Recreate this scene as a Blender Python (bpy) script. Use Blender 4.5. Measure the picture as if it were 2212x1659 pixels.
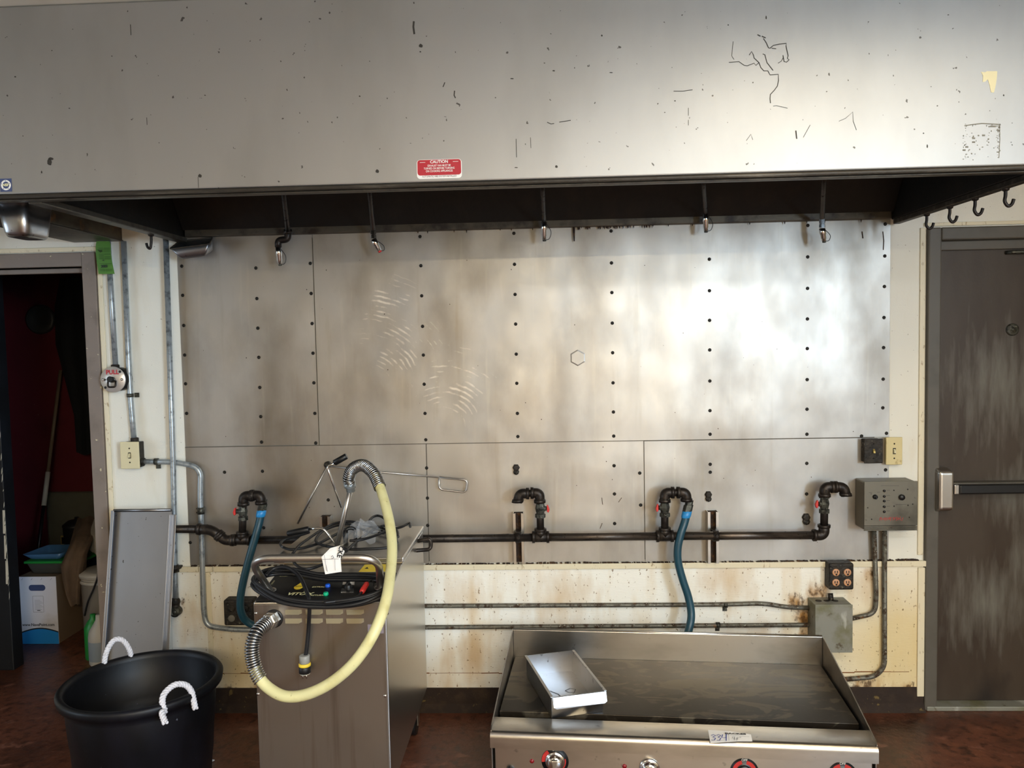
import bpy, bmesh, math, random
from mathutils import Vector, Matrix

random.seed(7)
SC = bpy.context.scene
for o in list(bpy.data.objects):
    bpy.data.objects.remove(o)
COL = SC.collection
R = math.radians

# ------------------------------------------------------------------ camera
IW, IH, FPX = 2212, 1659, 1717.0
CAM = Vector((0, -3.45, 1.643))
_p, _y, _r = R(3.24), R(2.456), R(-1.16)
FWD = Vector((-math.sin(_y) * math.cos(_p), math.cos(_y) * math.cos(_p), -math.sin(_p)))
_rt = Vector((math.cos(_y), math.sin(_y), 0))
_up = _rt.cross(FWD)
RT = math.cos(_r) * _rt + math.sin(_r) * _up
UP = -math.sin(_r) * _rt + math.cos(_r) * _up
cd = bpy.data.cameras.new('camera')
cam = bpy.data.objects.new('camera', cd)
COL.objects.link(cam)
cd.sensor_width = 36
cd.lens = FPX / IW * 36
cd.clip_start = 0.05
cam.matrix_world = Matrix(((RT.x, UP.x, -FWD.x, CAM.x), (RT.y, UP.y, -FWD.y, CAM.y), (RT.z, UP.z, -FWD.z, CAM.z), (0, 0, 0, 1)))
SC.camera = cam


def ray(px, py):
    return FWD + RT * ((px - IW / 2) / FPX) + UP * ((IH / 2 - py) / FPX)


def at(px, py, y):           # point of the photograph on the plane at depth y
    d = ray(px, py)
    return CAM + d * ((y - CAM.y) / d.y)


def atz(px, py, z):
    d = ray(px, py)
    return CAM + d * ((z - CAM.z) / d.z)


# ------------------------------------------------------------------ world, lights, exposure
wd = bpy.data.worlds.new('world')
SC.world = wd
wd.use_nodes = True
wd.node_tree.nodes['Background'].inputs[0].default_value = (0.75, 0.86, 1.0, 1)
wd.node_tree.nodes['Background'].inputs[1].default_value = 1.0
SC.view_settings.view_transform = 'Standard'
SC.view_settings.look = 'None'
SC.view_settings.gamma = 1
SC.view_settings.use_curve_mapping = False
SC.view_settings.exposure = 0.93


def area(name, loc, target, sx, sy, power, col):
    l = bpy.data.lights.new(name, 'AREA')
    l.shape = 'RECTANGLE'
    l.size, l.size_y, l.energy, l.color = sx, sy, power, col
    o = bpy.data.objects.new(name, l)
    COL.objects.link(o)
    o.location = loc
    o.rotation_euler = (Vector(target) - Vector(loc)).to_track_quat('-Z', 'Y').to_euler()
    return o


CEIL = 2.668
WARM = (1.0, 0.83, 0.56)
COOL = (0.72, 0.84, 1.0)
# daylight through the right window; the left one is an added cool fill
area('window_daylight_right', (2.93, -5.8, 1.95), (-2.0, -5.8, 1.9), 1.6, 1.1, 185, (.58, .78, 1.0))
area('window_daylight_left', (-4.53, -2.5, 1.35), (0, -2.5, 1.2), 1.6, 1.2, 13, (.58, .78, 1.0))
# ceiling lamps of the room, the last an added weak left fill, under their housings: x, y, size x, size y, power, colour
LAMPS = [(1.15, -3.3, 2.5, .4, 28, (.90, .95, 1.0)), (1.15, -1.95, 1.1, .25, 6, (1.0, .80, .48)), (.6, -6.1, 1.15, .3, 128, WARM), (-2.6, -4.9, 1.15, .26, 8, WARM)]
for i, (x, y, lx, ly, e, c) in enumerate(LAMPS):
    area('ceiling_lamp_light', (x, y, CEIL - .085), (x, y, 0), lx, ly, e, c)


# ------------------------------------------------------------------ materials
def S(h):
    h = h.lstrip('#')
    c = [int(h[i:i + 2], 16) / 255 for i in (0, 2, 4)]
    return tuple(((x / 12.92) if x <= .04045 else ((x + .055) / 1.055) ** 2.4) for x in c) + (1,)


MATS = {}


def mat(name, col, rough=.5, metal=0., layers=(), bump=None, rvar=None, alpha=None, trans=0, emit=None, coat=0, bump2=None, spec=None):
    """layers: (colour, scale, lo, hi, opts) ; opts d detail, r rough, m metal, k strength, at [(x,y,z,r)], st stretch of at, ds distortion"""
    if name in MATS:
        return MATS[name]
    m = bpy.data.materials.new(name)
    MATS[name] = m
    m.use_nodes = True
    N, L = m.node_tree.nodes, m.node_tree.links
    b = N['Principled BSDF']
    c4 = S(col) if isinstance(col, str) else tuple(col) + (1,)
    b.inputs['Base Color'].default_value = c4
    b.inputs['Roughness'].default_value = rough
    b.inputs['Metallic'].default_value = metal
    if spec is not None:
        b.inputs['Specular IOR Level'].default_value = spec
    if coat:
        b.inputs['Coat Weight'].default_value = coat
    if alpha is not None:
        b.inputs['Alpha'].default_value = alpha
    if trans:
        b.inputs['Transmission Weight'].default_value = trans
    if emit:
        b.inputs['Emission Color'].default_value = S(emit[0])
        b.inputs['Emission Strength'].default_value = emit[1]
    if not (layers or bump or rvar):
        return m
    tc = N.new('ShaderNodeTexCoord')
    co = tc.outputs['Object']

    def mapped(s):
        if isinstance(s, (int, float)):
            return co, s
        mp = N.new('ShaderNodeVectorMath')
        mp.operation = 'MULTIPLY'
        L.new(co, mp.inputs[0])
        mp.inputs[1].default_value = s
        return mp.outputs[0], 1.0

    def noise(s, d=4, ds=0, rough=.55):
        v, sc = mapped(s)
        n = N.new('ShaderNodeTexNoise')
        L.new(v, n.inputs['Vector'])
        n.inputs['Scale'].default_value = sc
        n.inputs['Detail'].default_value = d
        n.inputs['Roughness'].default_value = rough
        n.inputs['Distortion'].default_value = ds
        return n.outputs['Fac']

    def mth(op, a, bb):
        n = N.new('ShaderNodeMath')
        n.operation = op
        for i, x in enumerate((a, bb)):
            if isinstance(x, (int, float)):
                n.inputs[i].default_value = x
            else:
                L.new(x, n.inputs[i])
        return n.outputs[0]

    def rng(v, a, bb, c=0., d=1.):
        n = N.new('ShaderNodeMapRange')
        L.new(v, n.inputs[0])
        for i, x in zip((1, 2, 3, 4), (a, bb, c, d)):
            n.inputs[i].default_value = x
        return n.outputs[0]

    cs, rs, ms = None, None, None
    for (lc, sc, lo, hi, op) in layers:
        if op.get('wave'):
            cx, cy, cz = op['wave']
            sub = N.new('ShaderNodeVectorMath')
            sub.operation = 'SUBTRACT'
            L.new(co, sub.inputs[0])
            sub.inputs[1].default_value = (cx, cy, cz)
            w = N.new('ShaderNodeTexWave')
            w.wave_type = 'RINGS'
            w.rings_direction = 'SPHERICAL'
            L.new(sub.outputs[0], w.inputs['Vector'])
            w.inputs['Scale'].default_value = sc
            w.inputs['Distortion'].default_value = 2.6
            w.inputs['Detail'].default_value = 3
            w.inputs['Detail Scale'].default_value = 1.0
            n = mth('MULTIPLY', w.outputs['Fac'], rng(noise((9, 9, 14), 5), .40, .60, .15, 1.0))
        else:
            n = noise(sc, op.get('d', 4), op.get('ds', 0), op.get('nr', .55))
        if op.get('at'):
            acc = None
            st = op.get('st', (1, 1, 1))
            for (x, y, z, rr) in op['at']:
                mp = N.new('ShaderNodeVectorMath')
                mp.operation = 'MULTIPLY_ADD'
                L.new(co, mp.inputs[0])
                mp.inputs[1].default_value = st
                mp.inputs[2].default_value = (-x * st[0], -y * st[1], -z * st[2])
                dn = N.new('ShaderNodeVectorMath')
                dn.operation = 'LENGTH'
                L.new(mp.outputs[0], dn.inputs[0])
                g = rng(dn.outputs['Value'], 0, rr, 1, 0)
                acc = g if acc is None else mth('MAXIMUM', acc, g)
            n = mth('ADD', n, mth('MULTIPLY', mth('SUBTRACT', acc, 1.0), .9))
        k = rng(n, lo, hi, 0, op.get('k', 1.))
        mx = N.new('ShaderNodeMix')
        mx.data_type = 'RGBA'
        L.new(k, mx.inputs[0])
        if cs is None:
            mx.inputs[6].default_value = c4
        else:
            L.new(cs, mx.inputs[6])
        mx.inputs[7].default_value = S(lc)
        cs = mx.outputs[2]
        if 'r' in op:
            rx = N.new('ShaderNodeMix')
            L.new(k, rx.inputs[0])
            if rs is None:
                rx.inputs[2].default_value = rough
            else:
                L.new(rs, rx.inputs[2])
            rx.inputs[3].default_value = op['r']
            rs = rx.outputs[0]
        if 'm' in op:
            rx = N.new('ShaderNodeMix')
            L.new(k, rx.inputs[0])
            if ms is None:
                rx.inputs[2].default_value = metal
            else:
                L.new(ms, rx.inputs[2])
            rx.inputs[3].default_value = op['m']
            ms = rx.outputs[0]
    if rvar:
        sc, amp = rvar
        v = rng(noise(sc, 5), .3, .7, -amp, amp)
        rs = mth('ADD', v, rs if rs is not None else rough)
    if cs is not None:
        L.new(cs, b.inputs['Base Color'])
    if rs is not None:
        L.new(rs, b.inputs['Roughness'])
    if ms is not None:
        L.new(ms, b.inputs['Metallic'])
    prev = None
    for bp in (bump, bump2):
        if bp:
            bn = N.new('ShaderNodeBump')
            bn.inputs['Strength'].default_value = bp[1]
            bn.inputs['Distance'].default_value = bp[2] if len(bp) > 2 else .01
            L.new(noise(bp[0], bp[3] if len(bp) > 3 else 4), bn.inputs['Height'])
            if prev is not None:
                L.new(prev, bn.inputs['Normal'])
            prev = bn.outputs[0]
    if prev is not None:
        L.new(prev, b.inputs['Normal'])
    return m


# wall surfaces
_px = lambda L: [tuple(at(x, y, -.005)) + (r,) for x, y, r in L]
_rust = _px(((1738, 1335, .20), (1722, 1298, .16), (1765, 1275, .17), (1870, 1485, .24), (1960, 1490, .16), (1735, 1372, .15), (392, 1300, .08), (1880, 1240, .10), (560, 1500, .16), (490, 1500, .16)))
_stain = _px(((1205, 1300, .45), (1000, 1290, .35), (560, 1400, .3), (960, 1500, .3), (1020, 1420, .35), (1560, 1250, .4), (1650, 1400, .4), (420, 1330, .3), (1880, 1260, .25)))
m_wall = mat('cream_wall_paint', '#e2dfd3', .55, 0, [
    ('#bfa770', (7, 7, 1.6), .56, .8, dict(k=.35)),
    ('#6b5630', 60, .70, .74, dict(d=2, k=.7))], bump=(190, .25, .002))
m_frp = mat('cream_wall_board', '#efece2', .42, 0, [
    ('#c9a04c', (8, 8, 1.8), .50, .80, dict(k=.55, d=6)),
    ('#d8bf80', (.9, .9, 1.2), .0, .5, dict(k=.75, d=1, at=[(1.5, 0, .35, 1.1), (-1.4, 0, .2, .5)])),
    ('#b98a35', (16, 16, 5), .12, .62, dict(k=.5, d=7, at=_stain)),
    ('#a8741f', (20, 20, 9), .22, .55, dict(k=.9, d=7, at=_rust)),
    ('#50320f', (60, 60, 40), .34, .50, dict(k=.85, d=5, at=_rust)),
    ('#7a5a2a', (85, 85, 60), .66, .71, dict(d=2, k=.8)),
    ('#2c1a0c', (18, 18, 18), .22, .38, dict(k=1, d=6, at=[(x, -.01, .06, .24) for x in (-1.6, -1.45, -1.3, -1.1, 1.05, 1.2, 1.35, 1.5, 1.6)], st=(1, 1, 1.7)))],
    bump=((40, 40, 230), .3, .002))
m_trim = mat('cream_trim', '#ddd2b6', .4, 0, [('#8a6a36', (60, 60, 30), .62, .72, dict(d=3, k=.7))])
m_rustgrime = mat('rusty_grime', '#2a1a0e', .85, 0, [('#5c3a17', 60, .5, .7, dict(d=5))], bump=(120, .8, .006))
m_base = mat('grimy_cove_base', '#24150b', .8, 0, [('#3c2b1a', 18, .5, .75, dict(d=6)), ('#6d5a2e', 30, .66, .72, dict(d=4, k=.8))], bump=(40, .4, .006))
m_floor = mat('red_brown_floor', '#5f3727', .42, 0, [
    ('#29160c', 2.2, .47, .68, dict(d=7, k=.9, r=.3)),
    ('#74452f', 3.4, .50, .68, dict(d=8, k=.8)),
    ('#7d5242', (9, 14, 9), .60, .66, dict(d=7, k=.7)),
    ('#160b06', 7, .60, .72, dict(d=7, k=.8, r=.25)),
    ('#2a160d', 28, .50, .64, dict(d=8, k=.6)), ('#8d6350', (40, 60, 40), .64, .70, dict(d=6, k=.5))], bump=(45, .4, .006))
m_ceil = mat('ceiling_board', '#cfc8b8', .8, 0, [('#a89c84', 3, .5, .8, dict(k=.5))])
m_roomwall = mat('room_wall_paint', '#b9ad94', .7, 0, [('#8d8068', 1.5, .45, .75, dict(k=.6))])
m_red = mat('dark_red_wall', '#5a1019', .6, 0, [('#4a0c13', 3, .45, .7, dict(k=.7)), ('#2a080c', 1.4, .5, .62, dict(k=.6)), ('#a09080', 60, .74, .77, dict(d=2))])
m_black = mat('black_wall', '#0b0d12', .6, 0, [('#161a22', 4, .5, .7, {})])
m_greyboard = mat('dim_grey_board', '#5c594c', .6, 0, [('#48453a', 3, .4, .7, {})])
m_chip = mat('chipped_paint', '#b9b2a2', .7)
# metals
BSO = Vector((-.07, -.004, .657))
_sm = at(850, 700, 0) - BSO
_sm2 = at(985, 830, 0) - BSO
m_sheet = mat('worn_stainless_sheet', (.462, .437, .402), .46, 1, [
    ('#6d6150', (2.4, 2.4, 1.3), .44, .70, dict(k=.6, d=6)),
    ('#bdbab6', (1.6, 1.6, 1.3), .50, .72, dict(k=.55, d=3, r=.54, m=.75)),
    ('#d8d0be', (30, 30, 2), .60, .80, dict(k=.22, d=4)),
    ('#8a7850', (18, 18, 1.6), .60, .82, dict(k=.3, d=4)),
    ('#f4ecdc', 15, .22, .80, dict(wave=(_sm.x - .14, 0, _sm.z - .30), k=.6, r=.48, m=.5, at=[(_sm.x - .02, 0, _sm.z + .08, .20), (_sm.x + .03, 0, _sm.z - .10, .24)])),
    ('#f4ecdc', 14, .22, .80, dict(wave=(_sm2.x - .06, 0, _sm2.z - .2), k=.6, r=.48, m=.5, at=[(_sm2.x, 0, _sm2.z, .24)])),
    ('#2a1c10', (150, 150, 100), .60, .66, dict(d=2, k=.9, m=.2, at=[(x, 0, 0, .16) for x in (-1.4, -.3, 0, .2, .55, .8, 1.0, 1.25)], st=(.6, 1, 1.4)))],
    bump=((3.4, 3.4, 3.0), .38, .03, 1.3), bump2=((160, 160, 4), .04, .002), rvar=((4, 4, 2), .08))
m_hood = mat('satin_hood_steel', (.40, .385, .36), .50, .88, [
    ('#7d786f', (3, 3, 1.2), .45, .75, dict(k=.3, d=5)),
    ('#3a352c', 55, .725, .74, dict(d=2, k=.8))], bump=(300, .05, .001), bump2=((1.6, 1.6, 1.6), .12, .03, 1))
m_hoodlip = mat('grimy_hood_edge', '#3a342c', .5, .5, [('#5e574c', (4, 40, 40), .5, .7, {})], bump=(60, .4, .004))
m_hoodin = mat('blackened_hood_liner', '#16120d', .55, .2, [('#241c13', (12, 12, 3), .5, .8, {})], bump=(50, .3, .004))
m_rim = mat('grimy_rim_steel', '#5a544a', .45, .7, [('#2a211a', 14, .48, .66, dict(d=6, m=.1))], bump=(60, .3, .003))
m_duct = mat('rusty_duct_steel', '#6a6456', .5, .6, [('#2c2014', (9, 4, 9), .46, .62, dict(d=6, m=.1)), ('#7c5a36', 16, .6, .75, dict(d=5, m=.1))])
m_galv = mat('galvanised_conduit', '#a9b0b4', .38, .55, [('#6e7476', 40, .5, .7, dict(d=4)), ('#3c2c1a', (60, 60, 22), .66, .76, dict(d=5, m=.2, r=.7))], bump=(120, .1, .002))
m_galvd = mat('dirty_conduit', '#6c695f', .5, .55, [('#3a2816', 45, .48, .62, dict(d=6, m=.1, r=.8)), ('#a3a294', 90, .62, .7, dict(d=3)), ('#6b4418', 30, .62, .72, dict(d=5, m=.1))], bump=(90, .5, .004))
m_iron = mat('black_iron_pipe', '#2c2622', .42, .6, [('#463d35', 30, .5, .72, dict(d=5)), ('#17120e', 60, .6, .7, dict(d=4, r=.7))], bump=(120, .25, .003))
m_ironworn = mat('worn_iron_pipe', '#5a5048', .36, .75, [('#2e2721', (8, 60, 60), .48, .66, dict(d=5)), ('#2a1d12', 80, .64, .7, dict(d=4, r=.8))], bump=(140, .2, .003))
m_valve = mat('grey_brass_valve', '#4f4f47', .5, .6, [('#2a2823', 50, .48, .6, {}), ('#7d7c70', 70, .62, .7, {})], bump=(90, .4, .004))
m_redpl = mat('red_valve_handle', '#c8322c', .4)
m_hose = mat('blue_gas_hose', '#1d4656', .38, 0, [('#163e4c', 8, .45, .7, {})], bump=(180, .15, .002))
m_hosel = mat('blue_hose_sleeve', '#2b86c4', .35)
m_screw = mat('dark_screw', '#2a2723', .4, .7)
m_steel = mat('brushed_stainless', (.56, .54, .51), .32, 1, [('#6a6258', (3, 3, 3), .45, .75, dict(k=.4))], bump=((200, 8, 8), .05, .001))
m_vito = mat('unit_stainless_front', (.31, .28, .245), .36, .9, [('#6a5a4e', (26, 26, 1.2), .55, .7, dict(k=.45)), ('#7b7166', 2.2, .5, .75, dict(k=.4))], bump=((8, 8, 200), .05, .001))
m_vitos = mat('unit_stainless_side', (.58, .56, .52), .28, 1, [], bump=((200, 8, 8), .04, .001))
m_chrome = mat('polished_steel', (.75, .74, .72), .14, 1)
m_bar = mat('satin_tube_steel', (.56, .53, .49), .36, 1)
m_spring = mat('spring_steel', (.46, .46, .46), .28, 1)
m_pan = mat('pan_aluminium', (.40, .40, .41), .30, 1, [('#8f8a84', 6, .45, .7, dict(k=.5)), ('#4a4640', 40, .66, .72, dict(d=4, k=.7))])
m_tray = mat('leaning_tray_steel', (.32, .32, .335), .38, 1, [('#7d7a78', (2, 2, 1), .45, .7, dict(k=.5)), ('#3a332c', 55, .70, .73, dict(d=3, k=.8))])
m_plate = mat('griddle_plate_steel', '#2c241a', .42, .6, [
    ('#241e18', 2.6, .44, .62, dict(d=6, k=.85)),
    ('#5f5647', (4, 9, 4), .535, .58, dict(d=5, ds=1.4, k=.75, r=.5)),
    ('#544a3d', (16, 22, 16), .58, .66, dict(d=6, k=.5))], bump=(60, .1, .002))
m_griddle = mat('griddle_stainless', (.54, .51, .47), .30, 1, [('#7a7060', (3, 8, 8), .45, .72, dict(k=.5)), ('#4b4238', 30, .66, .75, dict(d=5, k=.5))], bump=((6, 200, 200), .05, .001))
m_trough = mat('greasy_trough', '#2a2219', .35, .5, [('#45392a', (5, 20, 20), .5, .7, {})])
# plastics, paints, paper
m_blackpl = mat('black_plastic', '#0c0c0e', .42)
m_rubber = mat('black_rubber', '#101013', .5, 0, [], bump=(200, .05, .001))
m_tub = mat('black_tub_plastic', '#08080b', .46, 0, [('#14151e', (5, 5, 2), .5, .75, dict(k=.8)), ('#4a4c55', 70, .73, .76, dict(d=3))], bump=(60, .1, .002), spec=.3)
m_rope = mat('white_rope', '#d8d6dc', .75, 0, [('#a9a4a4', 90, .55, .7, {})])
m_creamhose = mat('cream_suction_hose', '#d9d29c', .45, 0, [('#b5a65e', (14, 14, 14), .5, .75, dict(k=.6, d=5)), ('#8b7a40', 60, .68, .73, dict(d=3, k=.7))])
m_paper = mat('white_paper', '#e6e2dc', .7)
m_ink = mat('black_ink', '#16141a', .6)
m_blueink = mat('blue_marker', '#23308c', .6)
m_greenp = mat('green_card', '#4f7f30', .6)
m_yellow = mat('yellow_print', '#e8c93c', .5)
m_cream_print = mat('pale_yellow_print', '#efe6ac', .5)
m_blueb = mat('blue_button', '#1a55c4', .3)
m_greenb = mat('green_button', '#12b07c', .3)
m_redc = mat('red_sign', '#b3202c', .45)
m_white = mat('white_print', '#f0ece2', .5)
m_navy = mat('navy_sticker', '#3f4a6e', .5)
m_ivory = mat('ivory_plate', '#d3c9a4', .4)
m_ivory2 = mat('grimy_ivory_plate', '#cfbf8c', .45, 0, [('#8a6a30', 20, .6, .75, {})])
m_doorframe = mat('taupe_door_frame', '#7d7066', .5, 0, [('#574b40', 8, .5, .75, dict(k=.6)), ('#c9bf9c', 45, .70, .73, dict(d=4))], bump=(80, .1, .002))
m_exit = mat('grimy_grey_door', '#40352a', .5, .1, [
    ('#33261a', (7, 7, 1.6), .42, .66, dict(d=7, k=.85)),
    ('#76736a', (34, 34, 5), .10, .62, dict(d=8, k=.75, at=[(1.9, .03, .45, .5), (2.1, .03, .62, .4), (2.05, .03, .93, .4), (1.95, .03, 1.4, .6)])),
    ('#1d1510', (6, 6, 3), .2, .45, dict(d=7, k=.85, at=[(1.85, 0, .0, .4), (2.3, 0, .0, .5)]))], bump=(50, .15, .003))
m_exitframe = mat('grey_green_frame', '#57524a', .5, 0, [('#3d3a33', 6, .5, .75, dict(k=.7))])
m_grime = mat('grime_coated_steel', '#2b241b', .6, .2, [('#14100b', 30, .45, .6, dict(d=6)), ('#77705f', 45, .62, .72, dict(d=4))], bump=(70, .7, .006))
m_ctrl = mat('control_box_grey', '#6f6a5e', .45, .5, [('#4a453b', 6, .5, .7, {}), ('#35291b', 30, .66, .75, dict(d=5))])
m_jbox = mat('stained_grey_box', '#85847a', .5, .2, [('#6d6a4e', 10, .5, .68, dict(d=5)), ('#4a3a1e', 25, .62, .72, dict(d=6)), ('#b0afa6', (9, 9, 3), .60, .66, dict(d=5))])
m_outlet = mat('peach_outlet', '#c4906a', .5)
m_brass = mat('brass_toggle', '#c8b06a', .3, .6)
m_carton = mat('white_carton', '#cfcdd6', .7, 0, [('#a3957f', 4, .5, .7, dict(k=.6))])
m_cartonbrown = mat('brown_carton', '#6b5640', .8)
m_cblue = mat('carton_blue', '#1d78bd', .5)
m_cloth = mat('tan_cloth', '#5d4a3a', .9, 0, [('#4a3a2c', 12, .4, .7, {})])
m_whitecloth = mat('white_cloth', '#9d978c', .9)
m_clear = mat('clear_plastic_film', '#c9ccd0', .12, 0, alpha=.28, bump=(60, .9, .01))
m_bucketw = mat('white_bucket_plastic', '#a8a298', .5)
m_green = mat('green_plastic', '#1e7a32', .4)
m_bluepl = mat('blue_plastic', '#3d5f80', .35)
m_toteblue = mat('tote_dark_blue', '#14202e', .5)
m_greypl = mat('smoky_plastic', '#3b3a36', .4)
m_reddark = mat('dark_red_lens', '#7c1016', .25)
m_dialred = mat('dial_red', '#b02a26', .45)
m_housing = mat('lamp_housing', '#d8d6d0', .5)
m_wood = mat('broom_wood', '#6a5a48', .6)


# ------------------------------------------------------------------ mesh building
ROOTM = {}


def frames(pts, closed=False):
    n = len(pts)
    T = []
    for i in range(n):
        if closed:
            t = pts[(i + 1) % n] - pts[i - 1]
        elif i == 0:
            t = pts[1] - pts[0]
        elif i == n - 1:
            t = pts[-1] - pts[-2]
        else:
            t = pts[i + 1] - pts[i - 1]
        T.append(t.normalized())
    a = Vector((0, 0, 1)) if abs(T[0].z) < .9 else Vector((1, 0, 0))
    u = T[0].cross(a).normalized()
    out = []
    for i in range(n):
        if i:
            ax = T[i - 1].cross(T[i])
            if ax.length > 1e-8:
                u = Matrix.Rotation(T[i - 1].angle(T[i]), 3, ax.normalized()) @ u
            u = (u - T[i] * u.dot(T[i])).normalized()
        out.append((u.copy(), T[i].cross(u)))
    return out


def spline(P, n=8, closed=False):
    P = [Vector(p) for p in P]
    out = []
    m = len(P)
    segs = m if closed else m - 1
    for i in range(segs):
        g = (lambda k: P[k % m]) if closed else (lambda k: P[min(max(k, 0), m - 1)])
        p0, p1, p2, p3 = g(i - 1), g(i), g(i + 1), g(i + 2)
        for j in range(n):
            t = j / n
            out.append(.5 * ((2 * p1) + (p2 - p0) * t + (2 * p0 - 5 * p1 + 4 * p2 - p3) * t * t + (3 * p1 - p0 - 3 * p2 + p3) * t ** 3))
    if not closed:
        out.append(P[-1].copy())
    return out


def bend(P, r, n=7):
    P = [Vector(p) for p in P]
    out = [P[0]]
    for i in range(1, len(P) - 1):
        a, b, c = P[i - 1], P[i], P[i + 1]
        d1, d2 = (a - b), (c - b)
        rr = min(r, d1.length * .49, d2.length * .49)
        p, q = b + d1.normalized() * rr, b + d2.normalized() * rr
        for j in range(n + 1):
            t = j / n
            out.append((1 - t) ** 2 * p + 2 * t * (1 - t) * b + t * t * q)
    out.append(P[-1])
    return out


class MB:
    def __init__(s):
        s.v, s.f, s.sm = [], [], []

    def add(s, vs, fs, smooth=False):
        k = len(s.v)
        s.v += [Vector(v) for v in vs]
        s.f += [[i + k for i in f] for f in fs]
        s.sm += [smooth] * len(fs)
        return s

    def box(s, x0, x1, y0, y1, z0, z1, M=None):
        vs = [Vector((x, y, z)) for z in (z0, z1) for y in (y0, y1) for x in (x0, x1)]
        if M is not None:
            vs = [M @ v for v in vs]
        return s.add(vs, [(0, 2, 3, 1), (4, 5, 7, 6), (0, 1, 5, 4), (2, 6, 7, 3), (0, 4, 6, 2), (1, 3, 7, 5)])

    def tube(s, pts, r, n=10, cap=True, closed=False):
        pts = [Vector(p) for p in pts]
        fr = frames(pts, closed)
        vs = []
        for i, (p, (u, w)) in enumerate(zip(pts, fr)):
            rr = r[i] if isinstance(r, (list, tuple)) else r
            for j in range(n):
                a = 2 * math.pi * j / n
                vs.append(p + (u * math.cos(a) + w * math.sin(a)) * rr)
        m = len(pts)
        fs = []
        for i in range(m if closed else m - 1):
            i2 = (i + 1) % m
            for j in range(n):
                j2 = (j + 1) % n
                fs.append((i * n + j, i * n + j2, i2 * n + j2, i2 * n + j))
        s.add(vs, fs, True)
        if cap and not closed:
            s.add(vs[:n][::-1], [tuple(range(n))])
            s.add(vs[-n:], [tuple(range(n))])
        return s

    def cyl(s, a, b, r, n=16, r2=None):
        return s.tube([a, b], [r, r if r2 is None else r2], n)

    def lathe(s, prof, org, axis=(0, 0, 1), n=28, smooth=True, cap0=False, cap1=False, phase=0):
        ax = Vector(axis).normalized()
        a = Vector((0, 0, 1)) if abs(ax.z) < .9 else Vector((1, 0, 0))
        u = a.cross(ax).normalized() if abs(ax.z) < .9 else Vector((1, 0, 0))
        w = ax.cross(u)
        org = Vector(org)
        vs = []
        for (r, h) in prof:
            for j in range(n):
                t = 2 * math.pi * j / n + phase
                vs.append(org + ax * h + (u * math.cos(t) + w * math.sin(t)) * r)
        fs = [(i * n + j, i * n + (j + 1) % n, (i + 1) * n + (j + 1) % n, (i + 1) * n + j) for i in range(len(prof) - 1) for j in range(n)]
        s.add(vs, fs, smooth)
        if cap0:
            s.add(vs[:n][::-1], [tuple(range(n))])
        if cap1:
            s.add(vs[-n:], [tuple(range(n))])
        return s

    def prism(s, poly, vec):
        poly = [Vector(p) for p in poly]
        vec = Vector(vec)
        n = len(poly)
        vs = poly + [p + vec for p in poly]
        fs = [tuple(range(n))[::-1], tuple(range(n, 2 * n))] + [(i, (i + 1) % n, n + (i + 1) % n, n + i) for i in range(n)]
        return s.add(vs, fs)

    def ball(s, c, r, sc=(1, 1, 1), n=12, m=8):
        c = Vector(c)
        vs, fs = [], []
        for i in range(m + 1):
            ph = math.pi * i / m
            for j in range(n):
                t = 2 * math.pi * j / n
                vs.append(c + Vector((math.sin(ph) * math.cos(t) * r * sc[0], math.sin(ph) * math.sin(t) * r * sc[1], math.cos(ph) * r * sc[2])))
        for i in range(m):
            for j in range(n):
                fs.append((i * n + j, i * n + (j + 1) % n, (i + 1) * n + (j + 1) % n, (i + 1) * n + j))
        return s.add(vs, fs, True)

    def build(s, name, m, parent=None, bevel=0., seg=2, local=False, origin=None):
        vs = s.v
        loc = Vector((0, 0, 0))
        if parent is not None:
            Mi = ROOTM[parent]
            if not local:
                inv = Mi.inverted()
                vs = [inv @ v for v in vs]
        elif origin == 'base':
            xs, ys, zs = [v.x for v in vs], [v.y for v in vs], [v.z for v in vs]
            loc = Vector(((min(xs) + max(xs)) / 2, (min(ys) + max(ys)) / 2, min(zs)))
            vs = [v - loc for v in vs]
        me = bpy.data.meshes.new(name)
        me.from_pydata([tuple(v) for v in vs], [], s.f)
        me.polygons.foreach_set('use_smooth', s.sm)
        bm = bmesh.new()
        bm.from_mesh(me)
        bmesh.ops.remove_doubles(bm, verts=bm.verts, dist=1e-7)
        bmesh.ops.recalc_face_normals(bm, faces=bm.faces)
        bm.to_mesh(me)
        bm.free()
        o = bpy.data.objects.new(name, me)
        me.materials.append(m)
        COL.objects.link(o)
        o.location = loc
        if parent is not None:
            o.parent = parent
            ROOTM[o] = ROOTM[parent]
        else:
            ROOTM[o] = Matrix.Translation(loc)
        if bevel:
            b = o.modifiers.new('bevel', 'BEVEL')
            b.width = bevel
            b.segments = seg
            b.limit_method = 'ANGLE'
            b.angle_limit = R(35)
        return o


def thing(name, label, cat, loc=(0, 0, 0), rotz=0, group=None):
    o = bpy.data.objects.new(name, None)
    COL.objects.link(o)
    o.empty_display_size = .05
    o.location = loc
    o.rotation_euler = (0, 0, rotz)
    ROOTM[o] = Matrix.Translation(Vector(loc)) @ Matrix.Rotation(rotz, 4, 'Z')
    return tag(o, label, cat, group)


def tag(o, label, cat, group=None):
    o['label'] = label
    o['category'] = cat
    if group:
        o['group'] = group
    return o


def struct(o):
    o['kind'] = 'structure'
    return o


def stuff(o):
    o['kind'] = 'stuff'
    return o


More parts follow.
